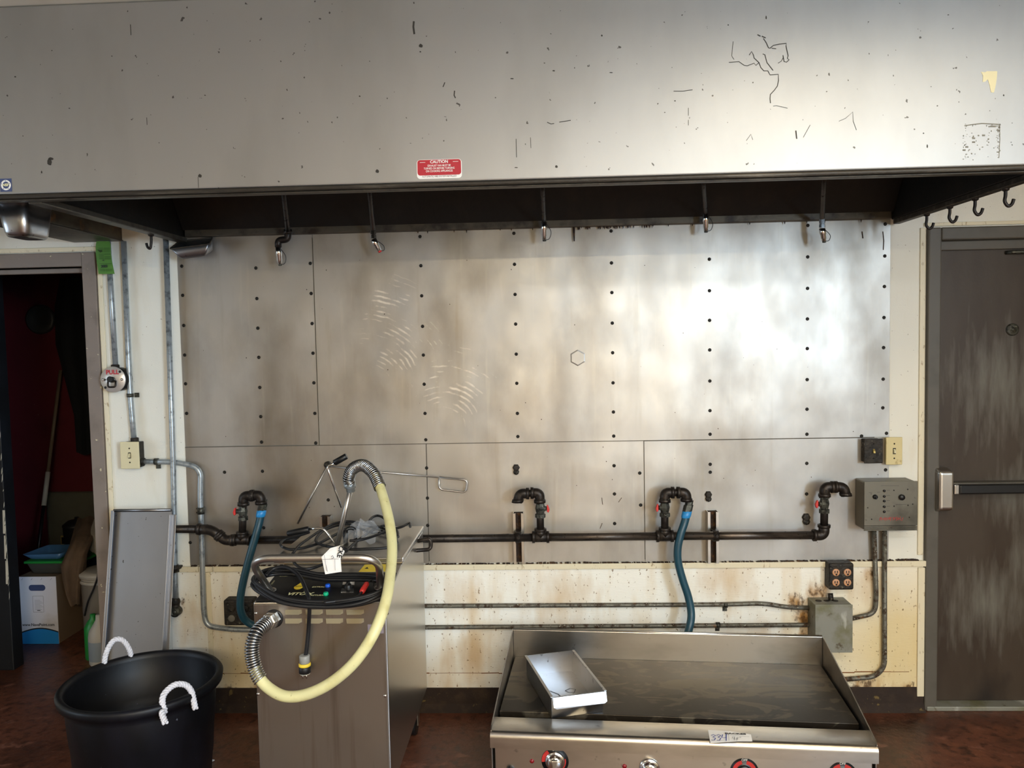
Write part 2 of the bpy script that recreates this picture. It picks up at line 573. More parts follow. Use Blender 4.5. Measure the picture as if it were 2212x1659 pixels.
def text(s, size, org, xd, yd, name, m, parent, bold=0., align='CENTER', shear=0, lift=.0006, sx=1., local=False):
    c = bpy.data.curves.new('t', 'FONT')
    c.body = s
    c.size = size
    c.align_x = align
    c.align_y = 'CENTER'
    c.offset = bold
    c.shear = shear
    c.resolution_u = 3
    t = bpy.data.objects.new('t', c)
    COL.objects.link(t)
    me = bpy.data.meshes.new_from_object(t)
    bpy.data.objects.remove(t)
    xd, yd, org = Vector(xd).normalized(), Vector(yd).normalized(), Vector(org)
    nn = xd.cross(yd)
    b = MB()
    b.add([org + xd * v.co.x * sx + yd * v.co.y + nn * lift for v in me.vertices], [tuple(p.vertices) for p in me.polygons])
    bpy.data.meshes.remove(me)
    return b.build(name, m, parent, local=local)


def strip(b, pts, w, nrm, lift=.0008):
    """flat ribbon along pts, lying on a surface of normal nrm"""
    pts = [Vector(p) for p in pts]
    nrm = Vector(nrm)
    vs = []
    for i, p in enumerate(pts):
        t = (pts[min(i + 1, len(pts) - 1)] - pts[max(i - 1, 0)]).normalized()
        side = t.cross(nrm).normalized()
        ww = (w[i] if isinstance(w, (list, tuple)) else w) / 2
        vs += [p + side * ww + nrm * lift, p - side * ww + nrm * lift]
    b.add(vs, [(2 * i, 2 * i + 1, 2 * i + 3, 2 * i + 2) for i in range(len(pts) - 1)])


def flat(b, pts, nrm, th=.0008):
    nrm = Vector(nrm)
    b.prism([Vector(p) for p in pts], nrm * th)


X, Y, Z = Vector((1, 0, 0)), Vector((0, 1, 0)), Vector((0, 0, 1))
FACE = Vector((0, -1, 0))      # the direction the back wall faces

# ================================================================== THE SETTING
RX0, RX1, RY0 = -4.5, 2.9, -7.0
b = MB()
b.box(RX0, RX1, RY0, 2.0, -.1, 0)
struct(b.build('floor', m_floor))
b = MB()
b.box(RX0, RX1, RY0, 0, CEIL, CEIL + .1)
struct(b.build('ceiling', m_ceil))
b = MB()
for x0, x1, z0, z1 in ((-2.03, 1.64, 0, CEIL), (-2.96, -2.03, 2.0, CEIL), (RX0, -2.96, 0, CEIL), (1.64, 2.6, 2.04, CEIL), (2.6, RX1, 0, CEIL)):
    b.box(x0, x1, 0, .15, z0, z1)
wall = struct(b.build('wall_back', m_wall))
# side and rear walls, with window openings; the left opening is added for the fill light
b = MB()
for y0, y1, z0, z1 in ((RY0, -3.4, 0, CEIL), (-1.6, .15, 0, CEIL), (-3.4, -1.6, 0, .7), (-3.4, -1.6, 2.0, CEIL)):
    b.box(RX0 - .12, RX0, y0, y1, z0, z1)
struct(b.build('wall_left', m_roomwall))
b = MB()
for y0, y1, z0, z1 in ((RY0, -6.65, 0, CEIL), (-4.95, .15, 0, CEIL), (-6.65, -4.95, 0, 1.35), (-6.65, -4.95, 2.55, CEIL)):
    b.box(RX1, RX1 + .12, y0, y1, z0, z1)
struct(b.build('wall_right', m_roomwall))
b = MB()
b.box(RX0, RX1, RY0 - .12, RY0, 0, CEIL)
struct(b.build('wall_rear', m_roomwall))
for i, (c, s_, lo, hi, z0, z1) in enumerate(((RX1, 1, -6.65, -4.95, 1.35, 2.55), (RX0, -1, -3.4, -1.6, .7, 2.0))):
    b = MB()
    t = .05
    for (p0, p1, q0, q1) in ((lo, hi, z0, z0 + t), (lo, hi, z1 - t, z1), (lo, lo + t, z0 + t, z1 - t), (hi - t, hi, z0 + t, z1 - t)):
        b.box(min(c + s_ * .04, c + s_ * .10), max(c + s_ * .04, c + s_ * .10), p0, p1, q0, q1)
    struct(b.build('window_%d' % (i + 1), m_trim))  # the second frame surrounds the added left fill light

for i, (x, y, lx, ly, e, c) in enumerate(LAMPS):
    b = MB()
    b.box(x - lx / 2 - .03, x + lx / 2 + .03, y - ly / 2 - .03, y + ly / 2 + .03, CEIL - .07, CEIL - .001)
    tag(b.build('ceiling_lamp', m_housing, origin='base', bevel=.01),
        ('long white ceiling lamp in front of the exit door', 'short ceiling lamp nearest the hood front', 'long white ceiling lamp near the rear wall', 'long white ceiling lamp on the storeroom side')[i], 'lamp', 'ceiling lamps of the room')

# --- dark storeroom behind the open doorway
b = MB()
b.box(RX0, -1.9, 1.85, 2.0, 0, CEIL)
struct(b.build('wall_storeroom_back', m_red))
b = MB()
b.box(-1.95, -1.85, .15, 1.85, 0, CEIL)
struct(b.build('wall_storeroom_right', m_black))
b = MB()
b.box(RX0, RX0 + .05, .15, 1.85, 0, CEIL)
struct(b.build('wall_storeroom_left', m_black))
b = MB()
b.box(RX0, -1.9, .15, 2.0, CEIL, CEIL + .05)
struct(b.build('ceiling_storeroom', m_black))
# dark partition with a chipped edge, left inside the doorway
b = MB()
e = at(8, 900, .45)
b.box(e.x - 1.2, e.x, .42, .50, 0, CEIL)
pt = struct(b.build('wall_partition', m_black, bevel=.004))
b = MB()
random.seed(3)
for k in range(26):
    z = random.uniform(.35, 1.75)
    if 1.2 < z < 1.45:
        continue
    h = random.uniform(.006, .05)
    w = random.uniform(.003, .009)
    flat(b, [(e.x - w, .42, z), (e.x - w * .2, .42, z + h * .3), (e.x, .42, z + h), (e.x - w * .6, .42, z + h * .7)], FACE, .001)
for k in range(3):
    z = .45 + k * .13
    flat(b, [(e.x - .016, .42, z), (e.x, .42, z), (e.x, .42, z + .12), (e.x - .012, .42, z + .12)], FACE, .001)
stuff(b.build('chipped_edge', m_chip, pt))
# grey board on the storeroom wall
b = MB()
p0, p1 = at(96, 1064, 1.80), at(240, 1064, 1.80)
b.box(p0.x, p1.x, 1.80, 1.845, .0, p0.z)
struct(b.build('trim_20', m_greyboard, bevel=.02))

# --- left doorway frame
D1 = struct(MB().box(-2.03, -1.968, -.016, .16, 0, 2.062).build('door_1', m_doorframe, bevel=.004))
MB().box(-2.96, -2.03, -.016, .16, 2.0, 2.062).build('head_frame', m_doorframe, D1, bevel=.004)
MB().box(-3.02, -2.96, -.016, .16, 0, 2.062).build('jamb', m_doorframe, D1, bevel=.004)
MB().box(-2.96, -2.045, .05, .075, 1.978, 2.0).build('door_stop', m_doorframe, D1, bevel=.004)
MB().box(-2.045, -2.03, .05, .075, 0, 2.0).build('door_stop', m_doorframe, D1, bevel=.004)

# --- trims of the wall board
tn = [0]


def trim(x0, x1, z0, z1, y0=-.008, y1=0, m=m_trim):
    tn[0] += 1
    return struct(MB().box(x0, x1, y0, y1, z0, z1).build('trim_%d' % tn[0], m, bevel=.002))


trim(-1.966, -1.944, .62, 2.075)
trim(-3.1, -1.966, 2.066, 2.086)
trim(1.585, 1.607, .68, 2.075)
trim(1.60, 2.7, 2.08, 2.095)
# lower wall board under the steel, its top ledge and joint strips
LED = .657
b = MB()
b.box(-1.70, 1.607, -.010, 0, .10, LED)
board = struct(b.build('trim_%d' % 5, m_frp))
tn[0] = 5
for x0, x1 in ((-1.70, -1.565), (-1.555, -1.50), (-1.494, 1.617)):
    trim(x0, x1, LED - .024, LED, -.022, -.0095)
trim(-1.535, -1.513, .10, LED - .027, -.016, -.0095)
tn[0] = 9
trim(1.583, 1.612, .06, LED - .03, -.018, -.0095)
# thin rusty joint line and grime band along the ledge
b = MB()
for k in range(40):
    x = -1.55 + k * .0775
    w = random.uniform(.003, .008)
    strip(b, [(x, -.010, .166 + random.uniform(-.002, .002)), (x + .0785, -.010, .166 + random.uniform(-.002, .002))], w * .6, FACE, .0006)
stuff(b.build('rust_joint', mat('rust_line', '#7a4a1c', .8), board))
b = MB()
random.seed(11)
x = -1.60
while x < 1.585:
    w = random.uniform(.003, .014)
    h = random.uniform(.001, .0035) * (1.8 if (abs(x - .06) < .12 or x > .9 or x < -1.3) else 1)
    b.box(x, x + w, -.016, -.002, LED, LED + h)
    x += w + random.choice((0, 0, .002, .004, .012))
stuff(b.build('ledge_grime', m_rustgrime, board))
# peeled, rotten spots at the foot of the board
b = MB()
for pts in ([(947, 1509), (952, 1503), (962, 1500), (975, 1497), (980, 1490), (990, 1488), (997, 1485), (1000, 1488), (990, 1492), (996, 1498), (985, 1501), (965, 1504), (957, 1509)],
            [(1060, 1503), (1068, 1499), (1070, 1503)]):
    flat(b, [at(x, y, -.010) for x, y in pts], FACE, .0012)
stuff(b.build('rotten_spots', m_rustgrime, board))
# cove base
b = MB()
b.prism([(-1.95, 0, 0), (-1.95, -.045, 0), (-1.95, -.018, .03), (-1.95, -.012, .10), (-1.95, 0, .10)], (3.56, 0, 0))
struct(b.build('baseboard_back', m_base))

# --- exit door on the right
b = MB()
b.box(1.665, 2.575, .03, .075, .02, 2.005)
D2 = struct(b.build('door_2', m_exit, bevel=.003))
MB().box(1.612, 1.665, -.025, .16, 0, 2.073).build('jamb', m_exitframe, D2, bevel=.006)
MB().box(2.575, 2.63, -.025, .16, 0, 2.073).build('jamb', m_exitframe, D2, bevel=.006)
MB().box(1.665, 2.575, -.025, .16, 2.02, 2.073).build('head_frame', m_exitframe, D2, bevel=.006)
MB().box(1.665, 2.575, .012, .03, 1.98, 2.02).build('door_stop', m_exitframe, D2, bevel=.004)
MB().box(1.62, 2.6, -.03, .13, .0, .02).build('threshold', m_jbox, D2, bevel=.004)
# panic device
p = at(2040, 1058, -.04)
b = MB()
b.prism([(1.640, .03, p.z + .093), (1.640, -.02, p.z + .093), (1.652, -.055, p.z + .078), (1.652, -.055, p.z - .085), (1.640, -.02, p.z - .097), (1.640, .03, p.z - .097)], (.062, 0, 0))
pd = b.build('panic_device_case', m_steel, D2, bevel=.012, seg=3)
MB().box(1.70, 2.5, -.02, .03, p.z - .023, p.z + .025).build('panic_rail', m_exitframe, D2, bevel=.004)
MB().box(1.735, 2.48, -.055, -.02, p.z - .018, p.z + .020).build('push_bar', m_blackpl, D2, bevel=.006)
MB().box(1.715, 1.736, -.05, -.018, p.z - .020, p.z + .022).build('bar_end', m_steel, D2, bevel=.004)
q = at(2186, 712, .03)
b = MB()
b.lathe([(.026, 0), (.026, .006), (.020, .009), (.006, .009), (.0055, .012), (0, .012)], q, FACE, 20)
b.build('viewer_plate', m_valve, D2)
q = at(2172, 546, .03)
MB().tube([q, q + Vector((.02, -.02, 0)), q + Vector((.3, -.05, .0))], .008, 8).build('closer_arm', m_valve, D2)


# ================================================================== STEEL BACKSPLASH
bs = thing('backsplash', 'stainless steel sheet cladding with screw rows behind the gas pipe', 'wall panel', tuple(BSO))
SH = [(-1.606, -1.004, 1.194, 2.124), (-1.002, 1.462, 1.192, 2.124), (-1.606, -.531, .66, 1.192), (-.529, .418, .66, 1.191), (.420, 1.462, .66, 1.190)]
for i, (x0, x1, z0, z1) in enumerate(SH):
    b = MB()
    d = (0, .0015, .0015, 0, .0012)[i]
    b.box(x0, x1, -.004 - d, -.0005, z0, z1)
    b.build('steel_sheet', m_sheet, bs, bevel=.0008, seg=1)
# dark joints between the sheets
b = MB()
b.box(-1.606, 1.40, -.0062, -.004, 1.1905, 1.1935)
b.box(-.5305, -.528, -.0058, -.004, .67, 1.19)
b.box(.4175, .4200, -.0058, -.004, .67, 1.19)
b.box(-1.005, -1.003, -.0062, -.004, 1.194, 2.1)
b.build('sheet_joint', mat('joint_dark', '#5c554a', .6, .5), bs)
scr_px = []
cols = [(390, 405, [575, 638, 703, 767, 829, 893]), (550, 565, [579, 645, 709, 772, 837, 900, 955, 1018, 1140]), (668, 682, [569, 634, 699, 763, 827, 893, 957]),
        (907, 920, [511, 574, 639, 705, 767, 830, 893, 950, 1011, 1076, 1135]), (1110, 1119, [504, 571, 636, 700, 765, 828, 893, 943]),
        (1320, 1326, [499, 568, 632, 698, 762, 827, 890, 942, 1006, 1067, 1131]), (1532, 1534, [560, 628, 692, 756, 823, 887, 938, 1003, 1020]),
        (1745, 1743, [487, 555, 623, 689, 753, 820, 884, 938, 1001, 1067]), (1912, 1906, [484, 553, 619, 686, 751, 819, 881])]
for x0, x1, ys in cols:
    for y in ys:
        t = (y - 500) / 460
        scr_px.append((x0 + (x1 - x0) * min(t, 1.3), y))
scr_px += [(1382, 1022), (1384, 1091), (1861, 942), (1915, 936), (1913, 1015), (709, 1080), (485, 1020), (411, 1172)]
scr_me = None
for (x, y) in scr_px:
    p = at(x, y, -.0055)
    if scr_me is None:
        b = MB()
        b.lathe([(.0076, -.0005), (.0076, .0005), (.0058, .0032), (.0026, .0042), (.0022, .0032), (0, .0032)], p, FACE, 10)
        so = b.build('screw', m_screw, bs)
        ms = so.data
        p00 = Vector(p)
        scr_me = so
    else:
        so = scr_me.copy()
        COL.objects.link(so)
        ROOTM[so] = ROOTM[bs]
        so.location = Vector(p) - p00
# hexagonal dent ring
p = at(1248, 773, -.0055)
b = MB()
hexo = [p + Vector((math.cos(R(60 * k + 30)), 0, math.sin(R(60 * k + 30)))) * .036 for k in range(6)]
hexi = [p + Vector((math.cos(R(60 * k + 30)), -.05, math.sin(R(60 * k + 30)))) * .030 for k in range(6)]
b.add(hexo + hexi, [(k, (k + 1) % 6, 6 + (k + 1) % 6, 6 + k) for k in range(6)])
b.add([h + Vector((0, .0, 0)) for h in hexi], [tuple(range(6))])
b.build('hexagon_dent', m_sheet, bs)
# scratches, dots and drips on the sheets
b = MB()
random.seed(21)
for k in range(55):
    x, y = random.uniform(430, 1900), random.uniform(560, 1190)
    p = at(x, y, -.0058)
    r = random.uniform(.0008, .0022)
    flat(b, [p + Vector((r * math.cos(a), 0, r * math.sin(a) * random.uniform(.7, 1.6))) for a in (0, 1.05, 2.1, 3.14, 4.2, 5.2)], FACE, .0004)
for pts, w in (([(1907, 500), (1909, 520), (1908, 540)], .004), ([(1862, 500), (1864, 515)], .005), ([(1300, 1075), (1302, 1090)], .002), ([(1336, 1085), (1343, 1075)], .002), ([(1296, 1142), (1301, 1130)], .002)):
    strip(b, [at(x, y, -.0058) for x, y in pts], w, FACE, .0005)
stuff(b.build('grime_specks', m_rustgrime, bs))

# ================================================================== EXHAUST HOOD
HB = 2.112
HL, HR, HF = -1.575, 1.475, -1.06
hood = thing('exhaust_hood', 'long satin steel exhaust hood with scratched front over the backsplash', 'exhaust hood', (-.05, -.5, HB))
MB().box(-2.45, 1.51, HF - .018, HF, HB, CEIL - .002).build('front_panel', m_hood, hood, bevel=.004)
MB().box(-2.45, 1.51, HF - .020, HF + .028, HB - .014, HB - .0005).build('front_edge', m_hoodlip, hood, bevel=.005)
MB().box(-2.45, 1.505, HF - .008, HF + .022, HB - .019, HB - .0145).build('front_edge_bead', m_rim, hood, bevel=.002)
for x in (HL, HR):
    MB().box(x - .012, x + .012, HF + .03, -.008, HB, CEIL - .002).build('side_panel', m_hoodin, hood, bevel=.003)
    b = MB()
    b.box(x - .014, x + .03 if x < 0 else x + .014, HF + .03, -.03, HB - .022, HB - .0005)
    b.build('side_rim', m_rim if x < 0 else m_hoodlip, hood, bevel=.003)
MB().box(HL + .02, HR - .02, -.035, -.007, HB + .001, HB + .05).build('back_rim', m_rim, hood, bevel=.004)
MB().prism([(HL + .015, -.036, HB + .03), (HL + .015, -.03, HB + .03), (HL + .015, -.38, CEIL - .03), (HL + .015, -.40, CEIL - .03)], (HR - HL - .03, 0, 0)).build('back_liner', m_hoodin, hood)
MB().box(HL + .015, HR - .015, HF + .001, HF + .012, HB, CEIL - .003).build('front_liner', m_hoodin, hood)
MB().box(HL + .013, HR - .013, HF + .013, -.02, CEIL - .03, CEIL - .004).build('top_liner', m_hoodin, hood)
# grease drips along the back rim
b = MB()
random.seed(5)
for k in range(60):
    px = random.choice((random.uniform(1240, 1330), random.uniform(1240, 1420), random.uniform(900, 1900)))
    p = at(px, 497 - (px - 1130) * .0245, -.02)
    h = random.uniform(.004, .012)
    b.tube([(p.x, -.02, HB + .004), (p.x, -.02, HB - h)], [random.uniform(.002, .005), .0008], 6)
p = at(1240, 500, -.02)
b.tube([(p.x, -.02, HB + .004), (p.x, -.02, HB - .03), (p.x, -.02, HB - .058)], [.005, .0035, .0022], 8)
stuff(b.build('grease_drips', m_rustgrime, hood))
# scratches on the front
HY = HF - .018
b = MB()


def sc(pts, w=2.0):
    strip(b, [at(x, y, HY) for x, y in pts], w * .0014, FACE, .0006)


def hs(pts, ox=1540, oy=20, k=220 / 1659):   # reading of the enlarged crop
    return [(ox + x * k, oy + y * k) for x, y in pts]


sc(hs([(725, 415), (775, 440)]), 2.2)
sc(hs([(795, 440), (860, 468)]), 2.2)
sc(hs([(822, 475), (870, 550), (905, 630), (930, 635), (985, 590), (1080, 570), (1195, 555), (1190, 600), (1225, 760), (1212, 800), (1240, 825), (1200, 862), (1160, 855), (1140, 750)]), 1.8)
sc(hs([(1150, 780), (1115, 845), (1060, 880)]), 1.2)
sc(hs([(955, 635), (1030, 645)]), 1.5)
sc(hs([(590, 748), (630, 690), (660, 745), (670, 795), (750, 870), (780, 950), (830, 1005), (895, 1005), (930, 1070), (1065, 1062), (1068, 1160), (1050, 1250), (1000, 1320), (935, 1390), (930, 1460), (938, 1530)]), 1.7)
sc(hs([(260, 866), (425, 855), (510, 915), (560, 922), (670, 880), (700, 915), (750, 870)]), 1.5)
sc(hs([(812, 730), (845, 740), (880, 870), (980, 998)]), 1.7)
sc(hs([(330, 525), (305, 760), (345, 820)]), 1.0)
sc(hs([(980, 1580), (1030, 1570), (1120, 1590), (1215, 1612)]), 1.0)
sc([(1455, 197), (1475, 197), (1496, 194)], 1.4)
sc([(1487, 233), (1487, 250)], 1.0)
sc([(1487, 259), (1487, 271)], 1.0)
sc([(1182, 264), (1190, 268), (1197, 267)], 1.6)
sc([(1208, 264), (1233, 260)], 1.6)
sc([(894, 46), (893, 58), (895, 74)], 4)
sc([(957, 188), (961, 178)], 2)
sc([(982, 196), (981, 206), (984, 212)], 2.4)
sc([(282, 53), (283, 76)], 1.6)
sc([(317, 254), (318, 270)], 1.2)
sc([(428, 382), (429, 406)], 1)
sc([(1115, 300), (1116, 340)], 1.2)
sc([(1146, 297), (1147, 320)], 1)
sc([(1719, 282), (1721, 300)], 2.5)
sc([(1812, 262), (1826, 256), (1842, 242), (1843, 262), (1850, 281)], 1)
sc([(1612, 304), (1622, 290), (1626, 302)], 1)
sc([(1735, 297), (1750, 270)], 1)
for x, y, w, h in ((909, 99, 4.5, 4), (908, 112, 2, 1.4), (107, 350, 5, 8), (110, 343, 6, 3), (432, 380, 4, 4), (815, 370, 4, 4), (1202, 360, 3, 3), (1300, 77, 2, 2), (1196, 153, 3, 1.5), (1106, 170, 4, 1.2), (1320, 157, 4, 1), (33, 166, 2, 1.5), (777, 208, 2, 1.5), (1573, 54, 1.5, 1.5), (1458, 218, 2, 1.2), (443, 206, 2, 1), (150, 234, 2, 1), (1655, 38, 1.5, 4), (1995, 288, 1.5, 1.5), (2003, 316, 1.5, 4), (90, 372, 1.5, 3), (1115, 362, 4, 1), (2168, 206, 1.5, 2)):
    flat(b, [at(x + w * math.cos(a), y + h * math.sin(a) * (1.15 if k % 2 else .85), HY) for k, a in enumerate([i * 6.283 / 7 for i in range(7)])], FACE, .0006)
stuff(b.build('scratch_marks', mat('scratch_dark', '#38332c', .6, .3), hood))
b = MB()
zc = lambda x, y: at(2040 + x * 172 / 1189, 120 + y * 240 / 1659, HY)
flat(b, [zc(*q) for q in ((545, 245), (605, 250), (635, 235), (788, 235), (780, 350), (760, 470), (738, 555), (695, 550), (675, 450), (645, 355), (610, 390), (570, 395), (575, 300))], FACE, .0009)
b.build('bare_patch', mat('bare_patch_cream', '#e2d8ae', .6, .0), hood)
b = MB()
random.seed(9)
for k in range(90):
    x, y = random.uniform(280, 830), random.uniform(1020, 1560)
    if random.random() < .5:
        x = random.choice((random.uniform(280, 340), random.uniform(780, 830)))
    w, h = random.uniform(4, 16), random.uniform(3, 14)
    flat(b, [zc(x + w * math.cos(a), y + h * math.sin(a)) for a in (0, 1.2, 2.4, 3.5, 4.8)], FACE, .0006)
strip(b, [zc(300, 1050), zc(420, 1030), zc(560, 1015), zc(700, 1022), zc(830, 1030)], .003, FACE, .0005)
strip(b, [zc(825, 1030), zc(828, 1250), zc(815, 1520)], .002, FACE, .0005)
for x, y in ((437, 1235), (437, 1293), (335, 1365), (295, 1412), (585, 1192), (705, 1058), (748, 1058)):
    flat(b, [zc(x - 20, y - 12), zc(x + 22, y - 12), zc(x + 20, y + 12), zc(x - 22, y + 12)], FACE, .0008)
stuff(b.build('glue_residue', mat('glue_residue_grey', '#7d7a70', .8, .1), hood))

# caution sign on the hood
p = at(900, 346, HY)
q = at(998, 384, HY)
cw, ch = q.x - p.x, .0560
cx, cz = (p.x + q.x) / 2, (at(950, 365, HY)).z
sg = thing('caution_sign', 'red and white caution sticker on the hood front', 'sign', (cx, HY, cz - ch / 2))


def rrect(cx, y, cz, w, h, r, n=5):
    out = []
    for (sx, sz, a0) in ((1, 1, 0), (-1, 1, 90), (-1, -1, 180), (1, -1, 270)):
        for k in range(n + 1):
            a = R(a0 + 90 * k / n)
            out.append(Vector((cx + sx * (w / 2 - r) + r * math.cos(a), y, cz + sz * (h / 2 - r) + r * math.sin(a))))
    return out


b = MB()
flat(b, rrect(cx, HY - .0002, cz, cw, ch, .010), FACE, .0012)
b.build('sign_plate', m_white, sg)
b = MB()
flat(b, rrect(cx, HY - .0013, cz + .0045, cw - .004, ch - .011, .008), FACE, .0005)
b.build('red_field', m_redc, sg)
yy = HY - .0019
text('CAUTION', .0118, (cx, yy, cz + .0205), X, Z, 'lettering', m_white, sg, .0003)
for s_, z_ in (('EXHAUST FAN MUST BE', .0095), ('TURNED ON BEFORE TURNING', .0015), ('ON COOKING APPLIANCES', -.0065)):
    text(s_, .0082, (cx, yy, cz + z_), X, Z, 'lettering', m_white, sg, .0001, sx=.78)
text('AUTOMATIC FIRE SYSTEM INSTALLED', .0076, (cx, yy + .0005, cz - .0218), X, Z, 'lettering', mat('dark_red_print', '#6e1a1c', .5), sg, sx=.80)
b = MB()
for s_ in (-1, 1):
    b.box(cx + s_ * .049 - .008, cx + s_ * .049 + .008, yy - .0002, yy, cz + .0195, cz + .0207)
b.build('sign_rule', m_white, sg)

# round certification sticker
p = at(13, 400, HY)
ns = thing('round_badge_sticker', 'small blue square sticker with round cream badge on hood corner', 'sticker', (p.x, HY, p.z - .02))
b = MB()
b.box(p.x - .018, p.x + .018, HY - .0008, HY - .0001, p.z - .0195, p.z + .0195)
b.build('sticker_base', m_navy, ns)
b = MB()
b.lathe([(.0105, 0), (.0105, .0004), (.0155, .0004), (.0155, 0)], (p.x, HY - .0008, p.z), FACE, 28)
b.build('badge_ring', m_white, ns)
text('NSF', .011, (p.x, HY - .0010, p.z), X, Z, 'lettering', m_cream_print, ns, .0004)
b = MB()
for k in range(5):
    a = R(90 + 72 * k)
    c_ = Vector((p.x + .013 * math.cos(a), HY - .0013, p.z + .013 * math.sin(a)))
    flat(b, [c_ + Vector((.0016 * math.cos(t), 0, .0016 * math.sin(t))) for t in (0, 1.57, 3.14, 4.71)], FACE, .0002)
b.build('badge_stars', m_navy, ns)

# --- duct box beside the hood, left
dk = thing('side_duct', 'rust stained steel duct box beside the left hood end', 'duct', (-1.95, -.5, 2.112))
MB().box(-2.062, -1.848, -1.03, -.001, 2.112, CEIL - .002).build('duct_body', m_duct, dk, bevel=.003)
MB().box(-2.066, -1.844, -1.03, -.001, 2.106, 2.1118).build('bottom_flange', m_rim, dk, bevel=.002)


# --- hanging pans (grease cups)
def panbox(name, corners_top, corners_bot, m, parent, th=.0015, r=.02):
    """open pan with rounded vertical corners from two loops of 4 corner points"""
    def loop(C, ins=0):
        C = [Vector(c) for c in C]
        cen = sum(C, Vector()) / 4
        C = [c + (cen - c).normalized() * ins for c in C]
        out = []
        for i in range(4):
            a, bq, c = C[i - 1], C[i], C[(i + 1) % 4]
            d1, d2 = (a - bq), (c - bq)
            rr = min(r, d1.length * .45, d2.length * .45)
            p_, q_ = bq + d1.normalized() * rr, bq + d2.normalized() * rr
            for j in range(6):
                t = j / 5
                out.append((1 - t) ** 2 * p_ + 2 * t * (1 - t) * bq + t * t * q_)
        return out
    T, B = loop(corners_top), loop(corners_bot)
    n = len(T)
    cb = sum(B, Vector()) / n
    up = (sum(T, Vector()) / n - cb)
    B2 = [cb + (v - cb) * .86 for v in B]
    B1 = [v + up * .12 for v in B]
    Ti = [v + (sum(T, Vector()) / n - v).normalized() * th for v in T]
    Bi = [cb + (v - cb) * .9 + up.normalized() * th * 1.5 for v in B]
    mb = MB()
    loops = [T, B1, B2]
    vs = [v for l in loops for v in l]
    mb.add(vs, [(i * n + j, i * n + (j + 1) % n, (i + 1) * n + (j + 1) % n, (i + 1) * n + j) for i in range(2) for j in range(n)] + [tuple(range(2 * n, 3 * n))], True)
    mb.add(T + Ti + Bi, [(j, (j + 1) % n, n + (j + 1) % n, n + j) for j in range(n)] + [(n + j, n + (j + 1) % n, 2 * n + (j + 1) % n, 2 * n + j) for j in range(n)] + [tuple(range(2 * n, 3 * n))], True)
    o = mb.build(name, m, parent)
    return o, T


p = at(75, 430, -.97)
gp = thing('grease_pan', 'deep stainless pan hanging from the front hood corner', 'pan', (-1.665, -.87, 2.0))
x0, x1, y0, y1 = -1.735, -1.628, -.985, -.83
o_, T_ = panbox('pan_body', [(x0, y0, 2.112), (x1, y0, 2.112), (x1, y1, 2.112), (x0, y1, 2.112)],
                [(x0 + .014, y0 + .012, 2.002), (x1 - .008, y0 + .012, 2.002), (x1 - .008, y1 - .012, 2.002), (x0 + .014, y1 - .012, 2.002)], m_pan, gp, r=.03)
b = MB()
b.tube(T_, .0045, 8, closed=True)
b.build('pan_rim', m_pan, gp)
b = MB()
b.box(-1.75, -1.60, y0 - .006, y0 + .006, 2.112, 2.122)
b.box(-1.632, -1.59, y0 + .02, y1 + .02, 2.108, 2.116)
b.build('bracket', m_rim, gp)

g2 = thing('wall_grease_pan', 'small tilted steel pan under the left end of the hood', 'pan', tuple(at(415, 560, -.05)))
pt_ = [at(366, 538, -.125), at(452, 527, -.125), at(459, 513, -.02), at(386, 522, -.02)]
pb_ = [at(389, 561, -.105), at(446, 553, -.105), at(462, 542, -.012), at(395, 556, -.012)]
o_, T_ = panbox('pan_body', pt_, pb_, m_tray, g2, r=.012)
b = MB()
b.tube(T_, .003, 6, closed=True)
b.build('pan_rim', m_rim, g2)

# --- utensil hooks under the hood rim


def hook(y, x, label, z=HB - .022, s=1.):
    h = thing('utensil_hook', label, 'hook', (x, y, z - .06), group='hooks under the hood rim')
    b = MB()
    b.tube(spline([(x, y, z), (x, y, z - .022), (x - .002, y, z - .040), (x + .008 * s, y, z - .055), (x + .020 * s, y, z - .050), (x + .026 * s, y, z - .034)], 6), .0055, 8)
    b.build('hook_wire', m_iron, h)
    b = MB()
    b.lathe([(.012, 0), (.011, -.006), (.006, -.009), (0, -.009)], (x, y, z + .0005), Z, 10)
    b.build('hook_base', m_iron, h)


for y, lb in ((-.295, 'black J hook nearest the steel backsplash on right hood rim'), (-.47, 'second black J hook from the backsplash on right hood rim'),
              (-.64, 'third black J hook from the backsplash on right hood rim'), (-.82, 'black J hook farthest from the backsplash on right hood rim')):
    hook(y, HR, lb)
hook(-.30, HL + .005, 'single rusty hook under the left hood rim', s=-.8)


